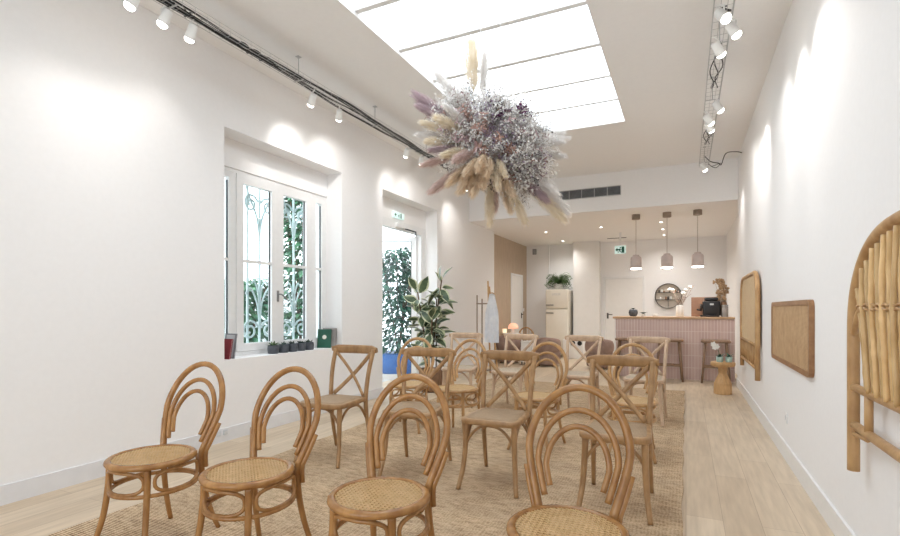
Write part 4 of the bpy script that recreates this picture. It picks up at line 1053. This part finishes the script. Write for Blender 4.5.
# ------------------------------------------------------------------ window sill things
SZ = .735
for i, (y, lb, mt) in enumerate(((3.865, 'grey pot with pale green plant, leftmost on the window sill', 'succ'), (4.01, 'dark pot with a small succulent, second on the window sill', 'succdark'), (4.145, 'dark pot with a succulent, middle of five on the sill', 'succdark'),
                                 (4.275, 'dark pot with a succulent, fourth on the window sill', 'succdark'), (4.405, 'dark pot with a succulent, rightmost pot on the window sill', 'succdark'))):
    p = thing('succulent_pot', lb, 'potted plant', (-3.885, y, SZ), 0, 'small pots on the window sill')
    MB().lathe([(.046, 0), (.054, .006), (.058, .05), (.054, .084), (.05, .088), (.047, .075)], 20).build('pot', 'darkpot', p); MB().lathe([(.048, .07), (.048, .076)], 16).build('soil', 'soil', p)
    m = MB(); rn = random.Random(30 + i)
    for k in range(26 if i == 0 else 16): a = k * 2.4; m.leaf((.01 * math.cos(a), .01 * math.sin(a), .07), (math.cos(a), math.sin(a), rn.uniform(.4, 1.8)), rn.uniform(.045, .07 if i else .09), .024, (0, 0, 1), 3, .2)
    m.build('foliage', mt, p)
def book(lb, loc, w, h, t_, lean, rz, mat, cat='book'):
    """stands upright, leaning back by lean; w along local x, thickness along y"""
    p = thing('book', lb, cat, loc, rz); Mx = Matrix.Rotation(lean, 4, 'X')
    m = MB(); m.box((0, 0, 0), (w, .004, h), Mx); m.box((0, t_ - .004, 0), (w, t_, h), Mx); m.box((0, .004, 0), (.004, t_ - .004, h), Mx); m.build('cover', mat, p)
    MB().box((.004, .004, .004), (w - .006, t_ - .004, h - .005), Mx).build('pages', 'paper', p); return p
gb = book('dark green book with a round emblem leaning in the window corner', (-3.985, 4.66, SZ), .165, .225, .018, -.16, .35, 'greenbook')
em = MB(); em.lathe([(.026, 0), (.026, .001), (.017, .0012)], 24, mat=Matrix.Rotation(-.16, 4, 'X') @ Matrix.Translation((.085, -.001, .13)) @ Matrix.Rotation(PI / 2, 4, 'X')); em.build('emblem', 'paper', gb)
book('grey book behind the green book on the window sill', (-3.99, 4.755, SZ), .17, .235, .022, -.14, .35, 'greybook')
book('dark red book leaning at the left end of the window sill', (-3.93, 3.235, SZ), .13, .19, .016, -.19, .04, 'redbook')
book('white book at the left end of the window sill', (-3.965, 3.187, SZ), .12, .21, .012, -.10, .04, 'palegrey')
p = thing('picture_frame', 'small grey framed card leaning on the window sill', 'picture frame', (-3.955, 3.30, SZ), .04); Mx = Matrix.Rotation(-.14, 4, 'X')
m = MB()
for a, b in (((0, 0, 0), (.012, .012, .235)), ((.128, 0, 0), (.14, .012, .235)), ((.012, 0, 0), (.128, .012, .012)), ((.012, 0, .223), (.128, .012, .235))): m.box(a, b, Mx)
m.build('frame', 'grille', p); MB().box((.012, .004, .012), (.128, .01, .223), Mx).build('card', 'palegrey', p)

# ------------------------------------------------------------------ sockets
def socket(lb, loc, rz, n=1):
    p = thing('wall_socket', lb, 'socket', loc, rz)
    for i in range(n):
        f = MB().rbox((-.04 + .085 * i, -.01, -.04), (.04 + .085 * i, 0, .04), .004).build('plate', 'trim', p)
        MB().lathe([(.02, 0), (.02, .001)], 16, mat=Matrix.Translation((.085 * i, -.0095, 0)) @ Matrix.Rotation(PI / 2, 4, 'X')).build('opening', 'palegrey', f)
    return p
socket('small white socket low on the right wall', (XR, 4.71, .335), -PI / 2); 
p = thing('wall_socket', 'small twin grey socket on the left baseboard', 'socket', (XL + .014, 3.10, .085), PI / 2)
for x in (0, .07): MB().rbox((x - .022, -.008, -.022), (x + .022, 0, .022), .003).build('plate', 'palegrey', p)
p = thing('light_switch', 'white light switch beside the door in the wooden wall', 'switch', (-3.9, 12.72, 1.18), PI / 2); MB().rbox((-.04, -.01, -.04), (.04, 0, .04), .004).build('plate', 'trim', p)

# ------------------------------------------------------------------ headboards on the right wall
def wpt(y, z, off): return Vector((XR - off, y, z))
hb = thing('rattan_headboard', 'large arched rattan headboard of bundled canes, nearest the camera', 'headboard', (XR, 2.165, .48))
def loc_(y, z, off): return (-off, y - 2.165, z - .48)
hw = .605; yc = 2.165
def archz(y, hw_, zs, zt): u = min(1, abs(y - yc) / hw_); return zs + (zt - zs) * (1 - u ** 2.3) ** .5
p_ = [loc_(yc + hw, .48 + .075 * i, .05) for i in range(9)]
nb = 40
for i in range(nb + 1):
    a = PI * i / nb; y = yc + hw * math.copysign(abs(math.cos(a)) ** .8, math.cos(a)); p_.append(loc_(y, 1.10 + .42 * math.sin(a) ** .9, .05))
p_ += [loc_(yc - hw, .48 + .075 * i, .05) for i in reversed(range(9))]
MB().tube(p_, .024, 10).build('frame', 'rattan', hb)
MB().tube([loc_(yc + hw, .853, .05), loc_(yc - hw, .853, .05)], .018, 10).build('rail', 'rattan', hb); MB().tube([loc_(yc + hw, .685, .05), loc_(yc - hw, .685, .05)], .019, 10).build('rail', 'rattan', hb)
for y in (yc + .4, yc, yc - .4): MB().tube([loc_(y, .685, .05), loc_(y, .853, .05)], .016, 8).build('post', 'rattan', hb)
for s_ in (1, -1):
    MB().tube(catmull([loc_(yc + s_ * hw, .645, .05), loc_(yc + s_ * (hw - .06), .65, .05), loc_(yc + s_ * (hw - .19), .66, .05)], 5), .011, 8).build('brace', 'rattan', hb)
    MB().tube(catmull([loc_(yc + s_ * (hw - .005), 1.08, .05), loc_(yc + s_ * (hw - .06), 1.14, .055), loc_(yc + s_ * (hw - .13), 1.19, .06), loc_(yc + s_ * (hw - .2), 1.20, .06)], 6), .014, 8).build('brace', 'rattan', hb)
rn = random.Random(6); nc = 26
for i in range(nc):
    u = -1 + 2 * (i + .5) / nc; yb_ = yc + u * (hw - .17); yt = yc + u * (hw - .05)
    lay = (i % 3 - 1) * .012; zt = 1.10 + .405 * math.sqrt(max(.03, 1 - abs((yt - yc) / hw) ** 2.2)) - .012
    q = [Vector(loc_(yb_, .86, .052 + lay)), Vector(loc_(yb_ + (yt - yb_) * .18 + rn.uniform(-.004, .004), 1.03, .056 + lay)), Vector(loc_(yb_ + (yt - yb_) * .45, 1.2, .06 + lay)), Vector(loc_(yt, zt, .055 + lay * .5))]
    q = catmull(q, 6); m = MB(); r0 = rn.uniform(.0088, .0108); rr = []
    nodes = [rn.uniform(.1, .9) for _ in range(4)]
    for k in range(len(q)):
        uu = k / (len(q) - 1); rr.append(r0 * (1 + .25 * any(abs(uu - n_) < .03 for n_ in nodes)))
    m.tube(q, rr, 7); m.build('cane', 'cane_a', hb)
MB().tube([loc_(yc + s_, 1.2 + .004 * math.sin(s_ * 90), .073 + .003 * math.cos(s_ * 90)) for s_ in [-.46 + .92 * i / 60 for i in range(61)]], .0055, 6).build('binding', 'rattan', hb)
MB().tube([loc_(yc + s_, 1.215 + .004 * math.cos(s_ * 90), .073) for s_ in [-.46 + .92 * i / 60 for i in range(61)]], .0055, 6).build('binding', 'rattan', hb)
for s_ in (1, -1): MB().tube([loc_(yc + s_ * .3, 1.43, .03), loc_(yc + s_ * .3, 1.43, 0)], .008, 6).build('wall_hook', 'steel', hb)

hb = thing('rattan_headboard', 'flat rectangular woven headboard with brown wooden frame on the right wall', 'headboard', (XR, 4.53, .765))
m = MB(); w2, h2, r = .765, .495, .05
def rr_pts(w, z0, z1, r, k=5):
    q = []
    for cx, cz, a0 in ((w - r, z1 - r, 0), (-w + r, z1 - r, PI / 2), (-w + r, z0 + r, PI), (w - r, z0 + r, 1.5 * PI)):
        for i in range(k + 1): a = a0 + PI / 2 * i / k; q.append((cx + r * math.cos(a), cz + r * math.sin(a)))
    return q
out = rr_pts(w2, 0, h2, r); inn = rr_pts(w2 - .035, .035, h2 - .035, .015); n = len(out); vs = []
for off in (0, .03): vs += [(-off, y, z) for y, z in out]; vs += [(-off, y, z) for y, z in inn]
fs = []
for i in range(n):
    j = (i + 1) % n
    fs += [(i, j, n + j, n + i), (2 * n + j, 2 * n + i, 3 * n + i, 3 * n + j), (j, i, 2 * n + i, 2 * n + j), (n + i, n + j, 3 * n + j, 3 * n + i)]
m.add(vs, fs); m.build('frame', 'walnut', hb)
m = MB(); m.prism(inn, .004, .024, Matrix(((0, 0, -1, 0), (1, 0, 0, 0), (0, 1, 0, 0), (0, 0, 0, 1)))); m.build('woven_panel', 'panelweave', hb)

hb = thing('rattan_headboard', 'tall arched cane headboard farthest along the right wall', 'headboard', (XR, 6.94, .44))
w3 = .80
q = [(-.04, w3, 0), (-.04, w3, .5)] + [(-.04, w3 - .25 + .25 * math.cos(a), .92 + .24 * math.sin(a)) for a in [PI / 2 * i / 8 for i in range(9)]] + [(-.04, -w3 + .25 - .25 * math.sin(a), .92 + .24 * math.cos(a)) for a in [PI / 2 * i / 8 for i in range(9)]] + [(-.04, -w3, .5), (-.04, -w3, 0)]
MB().tube(q, .026, 10).build('frame', 'rattan', hb)
for z in (.37, .12): MB().tube([(-.04, -w3, z), (-.04, w3, z)], .018, 8).build('rail', 'rattan', hb)
for i in range(9): y = -w3 + .18 * (i + 1); MB().tube([(-.04, y, .12), (-.04, y, .37)], .011, 6).build('spindle', 'rattan', hb)
pl = [(w3 - .02, .38), (w3 - .02, .92)] + [(w3 - .25 + .23 * math.cos(a), .92 + .22 * math.sin(a)) for a in [PI / 2 * i / 6 for i in range(7)]] + [(-w3 + .25 - .23 * math.sin(a), .92 + .22 * math.cos(a)) for a in [PI / 2 * i / 6 for i in range(7)]] + [(-w3 + .02, .92), (-w3 + .02, .38)]
MB().prism(pl, .03, .045, Matrix(((0, 0, -1, 0), (1, 0, 0, 0), (0, 1, 0, 0), (0, 0, 0, 1)))).build('cane_panel', 'caneweave', hb)

# ------------------------------------------------------------------ hanging dried flower cloud
TH = math.radians(25.49); RV = Vector((math.cos(TH), math.sin(TH), 0)); FV = Vector((-math.sin(TH), math.cos(TH), 0)); ZV = Vector((0, 0, 1))
DC = 3.9; CC = Vector((0, 0, 1.2)) + FV * DC + RV * ((490 - 450) / 495 * DC) + ZV * ((309 - 146) / 495 * DC)
fc = thing('dried_flower_cloud', 'large hanging cloud of pampas grass and dried flowers under the skylight', 'hanging flowers', CC)
PX = DC / 495
def off(u, v, dd=0): return RV * ((u - 490) * PX) + ZV * ((146 - v) * PX) - FV * dd
def plume_proto(mat, seed, W=.135, hairs=950, hl=.17, z0=.36):
    rn = random.Random(seed); m = MB(); bend = rn.uniform(-.05, .05)
    path = lambda z: Vector((bend * z * z * 2, bend * .6 * z * z, z))
    m.tube([path(i / 6) for i in range(6)], .006, 4)
    for i in range(hairs):
        u = rn.random(); z = z0 + (1 - z0 - .06) * u; a = rn.uniform(0, 6.28); prof = math.sin(PI * min(1, .14 + .80 * u ** .95)) ** .42
        R_ = W * prof * rn.uniform(.2, 1.15); b = path(z - .03); d = Vector((math.cos(a), math.sin(a), 0)); tip = path(z) + d * R_ + Vector((0, 0, hl * rn.uniform(.4, 1)))
        sd = Vector((-math.sin(a), math.cos(a), 0)) * .0055; mid = b.lerp(tip, .5) + d * R_ * .28
        k = len(m.v); m.v += [b - sd * .6, b + sd * .6, mid - sd, mid + sd, tip]; m.f += [(k, k + 1, k + 3, k + 2), (k + 2, k + 3, k + 4)]; m.sm += [True, True]; m.join(k, 4 * min(5, int(z * 5)))
    o = m.build('pampas_plume', mat, fc); return o
def gyp_proto(name, mat, seed, n1=16, n2=8, r=.0085, stem='twig'):
    rn = random.Random(seed); m = MB(); m.octa((0, 0, .08), .012)
    for i in range(n1):
        a = rn.uniform(0, 6.28); t_ = rn.uniform(.0, .62); d = Vector((math.cos(a) * t_, math.sin(a) * t_, rn.uniform(.65, 1))); d = d * rn.uniform(.7, 1)
        b = Vector((0, 0, .1)); mid = d * .6 + Vector((0, 0, .05)); f0 = len(m.f); v0 = len(m.v); m.tube([b, mid, d], .003, 3); m.join(0, v0); m.mi.append((f0, len(m.f), 1))
        for k in range(n2):
            c = d * rn.uniform(.55, 1.02) + Vector([rn.gauss(0, .075) for _ in range(3)]); q = len(m.v); m.octa(c, r * 3.2 * rn.uniform(.7, 1.4))
            f0 = len(m.f); m.join(q, v0 + (3 if (c - mid).length < (c - d).length else 6)); m.mi.append((f0, f0 + 1, 1))
    return m.build(name, (mat, stem), fc)
def sprig_proto(name, mat, seed, n=16, L=.22, W=.09, bead=False):
    rn = random.Random(seed); m = MB(); q = catmull([(0, 0, 0), (.04, .02, .5), (.0 + rn.uniform(-.1, .1), .06, 1)], 5); m.tube(q, .008, 4)
    for i in range(n):
        c = q[3 + int((len(q) - 4) * i / n)]; a = i * 2.4; d = Vector((math.cos(a), math.sin(a), .7))
        if bead: e = c + d * rn.uniform(.04, .13); q0 = len(m.v); m.tube([c, e], .004, 3); m.join(q0, 4 * (3 + int((len(q) - 4) * i / n))); m.join(len(m.v), q0 + 3); m.blob(e, rn.uniform(.016, .028), 5, 4)
        else: m.join(len(m.v), 4 * (3 + int((len(q) - 4) * i / n))); m.leaf(c, d, L * rn.uniform(.7, 1.2), W, (0, 0, 1), 3, .4, .25)
    return m.build(name, mat, fc)
used = set()
def put(o, base, tip, scale=None, wid=1.0, roll=0.0):
    if o in used: c = o.copy(); C.objects.link(c); kids = [k for k in o.children]
    else: c = o; kids = []; used.add(o)
    for k in kids: kc = k.copy(); C.objects.link(kc); kc.parent = c
    d = Vector(tip) - Vector(base); L_ = scale or d.length; c.parent = fc; c.location = base
    c.rotation_euler = (d.to_track_quat('Z', 'Y').to_matrix() @ Matrix.Rotation(roll, 3, 'Z')).to_euler(); c.scale = (L_ * wid, L_ * wid, L_); return c
PL = {k: [plume_proto(k, 40 + i * 7 + j) for j in range(2)] for i, k in enumerate(('plumecream', 'plumewhite', 'plumemauve', 'plumepink', 'plumepeach'))}
rn = random.Random(77)
# plumes whose tips the photo shows: (u, v, towards camera, colour, base pull)
tips = [(472, 40, .0, 'plumecream', .42), (484, 56, .05, 'plumewhite', .45), (436, 74, .02, 'plumewhite', .4), (413, 103, .1, 'plumemauve', .35), (420, 112, .18, 'plumemauve', .4), (446, 88, .1, 'plumewhite', .4),
        (423, 173, .2, 'plumepink', .35), (432, 164, .28, 'plumemauve', .4), (430, 196, .1, 'plumepink', .35), (418, 140, .12, 'plumewhite', .3), (422, 132, .2, 'plumecream', .35), (427, 150, .22, 'plumecream', .3),
        (488, 229, .18, 'plumecream', .3), (497, 214, .1, 'plumepink', .3), (523, 226, .12, 'plumecream', .35), (562, 222, .05, 'plumecream', .4), (566, 214, .0, 'plumewhite', .5), (512, 212, .0, 'plumepeach', .3),
        (568, 138, .0, 'plumewhite', .4), (566, 128, -.1, 'plumewhite', .4), (563, 158, .05, 'plumewhite', .4), (560, 146, .1, 'plumewhite', .35), (448, 196, .3, 'plumepeach', .3), (458, 204, .34, 'plumepeach', .3), (468, 206, .36, 'plumepeach', .3),
        (478, 200, .4, 'plumepeach', .3), (464, 190, .42, 'plumepeach', .25), (474, 186, .46, 'plumepeach', .25), (484, 190, .42, 'plumepeach', .25), (452, 178, .4, 'plumepink', .25), (442, 170, .36, 'plumecream', .3), (494, 200, .36, 'plumecream', .3),
        (500, 190, .4, 'plumecream', .3), (436, 136, .36, 'plumecream', .3), (444, 126, .4, 'plumewhite', .3), (508, 204, .25, 'plumepeach', .3), (540, 208, .2, 'plumemauve', .35), (552, 200, .2, 'plumewhite', .35)]
for i, (u, v, dd, k, bp_) in enumerate(tips):
    t_ = off(u, v, dd); b = off(490 + (u - 490) * .15, 146 + (v - 146) * .15, dd * .3); b = t_.lerp(b, .92)
    if i < 2: b = off((474, 482)[i], 118, 0)
    put(PL[k][i % 2], b, t_, None, rn.uniform(.75, 1.05) * (1.15 if t_.length < .5 else .9), rn.uniform(0, 6))
for i in range(20):     # plumes on the far side
    a = 2 * PI * i / 20; put(PL[('plumewhite', 'plumecream', 'plumepink', 'plumemauve')[i % 4]][i % 2], (0, 0, 0), RV * (.36 * math.cos(a)) + ZV * (.24 * math.sin(a) - .12 * math.cos(a)) + FV * rn.uniform(.2, .42), None, .9, a)
AX = RV * math.cos(math.radians(-32)) + ZV * math.sin(math.radians(-32)); BX = -RV * math.sin(math.radians(-32)) + ZV * math.cos(math.radians(-32))
GY = [gyp_proto('blossom_spray', 'gyp', 60 + j) for j in range(3)]; LI = gyp_proto('lilac_spray', 'lilac', 64, 12, 8, .008); PU = gyp_proto('purple_bloom', 'purple', 65, 10, 12, .012)
BL = [sprig_proto('brown_leaf_sprig', 'brownleaf', 70 + j) for j in range(2)]; MLF = [sprig_proto('mauve_leaf_sprig', 'mauveleaf', 73 + j, 14, .2, .06) for j in range(2)]; DS = [sprig_proto('dark_seed_sprig', 'darkseed', 76 + j, 16, 0, 0, True) for j in range(2)]
def surf(u, v):
    """front point of the cloud's rounded body on the line of sight of a pixel, as an offset"""
    o_ = off(u, v); a = o_.dot(AX) / .56; b = o_.dot(BX) / .40; return o_, max(0, 1 - a * a - b * b)
def scatter(protos, n, pick, sc, seed, out=1.0, wid=1.0):
    rn = random.Random(seed); k = 0; g = 0
    while k < n and g < 5000:
        g += 1; u, v = rn.uniform(415, 566), rn.uniform(80, 214); o_, q = surf(u, v)
        if q <= 0.02 or rn.random() > pick(u, v): continue
        dep = .36 * math.sqrt(q) * (1 if rn.random() < .8 else -1); tip = (o_ - FV * dep) * out; s_ = sc * rn.uniform(.8, 1.25)
        d = (tip + ZV * 0).normalized(); base = tip - d * s_ * .95
        put(protos[k % len(protos)], base, tip, s_, wid, rn.uniform(0, 6)); k += 1
cl = lambda x: max(0, min(1, x))
scatter(GY, 92, lambda u, v: cl(.22 + (1.0 if (v < 124 and u > 435) else 0) + (1.0 if (u > 505 and v < 200 and u + v * .5 > 600) else 0)), .25, 1, 1.1)
scatter(GY, 10, lambda u, v: cl((u < 450) * (v > 100) * (v < 160)), .17, 15, 1.02)
scatter([LI], 16, lambda u, v: cl(.1 + (.9 if u > 480 and 110 < v < 190 else 0)), .2, 2, 1.0)
put(PU, off(512, 128, .2), off(522, 117, .32), .15, 1, 0); put(PU, off(500, 128, .24), off(504, 122, .36), .1, 1, 1); put(PU, off(497, 132, .26), off(492, 124, .4), .09, 1, 2)
scatter(BL, 20, lambda u, v: cl(math.exp(-((u - 470) / 22) ** 2 - ((v - 142) / 22) ** 2) + math.exp(-((u - 525) / 28) ** 2 - ((v - 178) / 22) ** 2)), .2, 3, 1.0)
scatter(MLF, 26, lambda u, v: cl(math.exp(-((u - 450) / 30) ** 2 - ((v - 135) / 30) ** 2) + .8 * math.exp(-((u - 520) / 30) ** 2 - ((v - 160) / 24) ** 2)), .22, 4, 1.04)
scatter(DS, 18, lambda u, v: cl(.35 + .6 * math.exp(-((u - 530) / 30) ** 2 - ((v - 180) / 30) ** 2)), .22, 5, 1.08)
ST = gyp_proto('inner_blossom_spray', 'gyp', 90, 18, 9, .0085)  # more of the same white blossom, an inner layer filling the cloud
scatter([ST], 44, lambda u, v: 1.0, .24, 91, .82)
mc = MB(); mc.blob((0, 0, 0), (.30, .2, .2), 20, 14, .12); mc = mc.build('core_filler', 'plumepink', fc); mc.rotation_euler = AX.to_track_quat('X', 'Z').to_euler()  # added filler body, keeps skylight from showing through the cloud's centre
for dx, dy in ((-.12, .1), (.12, -.1)): MB().tube([(dx, dy, .0), (dx, dy, HC + .012 - CC.z)], .002, 4).build('hanging_cord', 'wire', fc)

# ------------------------------------------------------------------ camera, world, render look
cam = bpy.data.cameras.new('camera'); co = bpy.data.objects.new('camera', cam); C.objects.link(co)
co.location = (0, 0, 1.2); co.rotation_euler = (PI / 2, 0, math.radians(25.49)); cam.sensor_width = 36; cam.lens = 36 * 495 / 900; cam.shift_y = 41 / 900
cam.clip_start = .05; cam.clip_end = 200
bpy.context.scene.camera = co
w = bpy.data.worlds.new('overcast_sky'); bpy.context.scene.world = w; w.use_nodes = True
nt = w.node_tree; bg = nt.nodes['Background']
tc = nd(nt, 'ShaderNodeTexCoord'); sp = nd(nt, 'ShaderNodeSeparateXYZ'); nt.links.new(tc.outputs['Generated'], sp.inputs[0])
r = ramp(nt, [(0.0, (.88, .95, 1.0, 1)), (0.6, (.89, .95, 1.0, 1))]); nt.links.new(sp.outputs['Z'], r.inputs['Fac']); nt.links.new(r.outputs['Color'], bg.inputs['Color'])
bg.inputs['Strength'].default_value = SKY_STRENGTH
def portal(name, loc, rot, sx, sy):
    l = bpy.data.lights.new(name, 'AREA'); l.shape = 'RECTANGLE'; l.size = sx; l.size_y = sy; l.cycles.is_portal = True
    o = bpy.data.objects.new(name, l); C.objects.link(o); o.location = loc; o.rotation_euler = rot
portal('skylight_portal', ((SKY[0] + SKY[1]) / 2, (SKY[2] + SKY[3]) / 2, HC + .1), (0, 0, 0), SKY[1] - SKY[0], SKY[3] - SKY[2])
portal('front_portal', (-1.5, Y0 - .1, 1.6), (PI / 2, 0, 0), 3.6, 3.0)  # sky portal for the added front opening
portal('window_portal', (-4.3, 4.02, 1.66), (0, -PI / 2, 0), 1.86, 1.72)
portal('door_portal', (-4.3, 6.6, 1.28), (0, -PI / 2, 0), 2.56, 1.68)
vs_ = bpy.context.scene.view_settings
vs_.view_transform = 'Standard'; vs_.look = 'None'; vs_.gamma = 1; vs_.use_curve_mapping = False; vs_.exposure = EXPOSURE
bpy.context.scene.display_settings.display_device = 'sRGB'
bpy.context.scene.cycles.max_bounces = 10; bpy.context.scene.cycles.diffuse_bounces = 6; bpy.context.scene.cycles.transparent_max_bounces = 12
bpy.context.scene.cycles.sample_clamp_indirect = 6
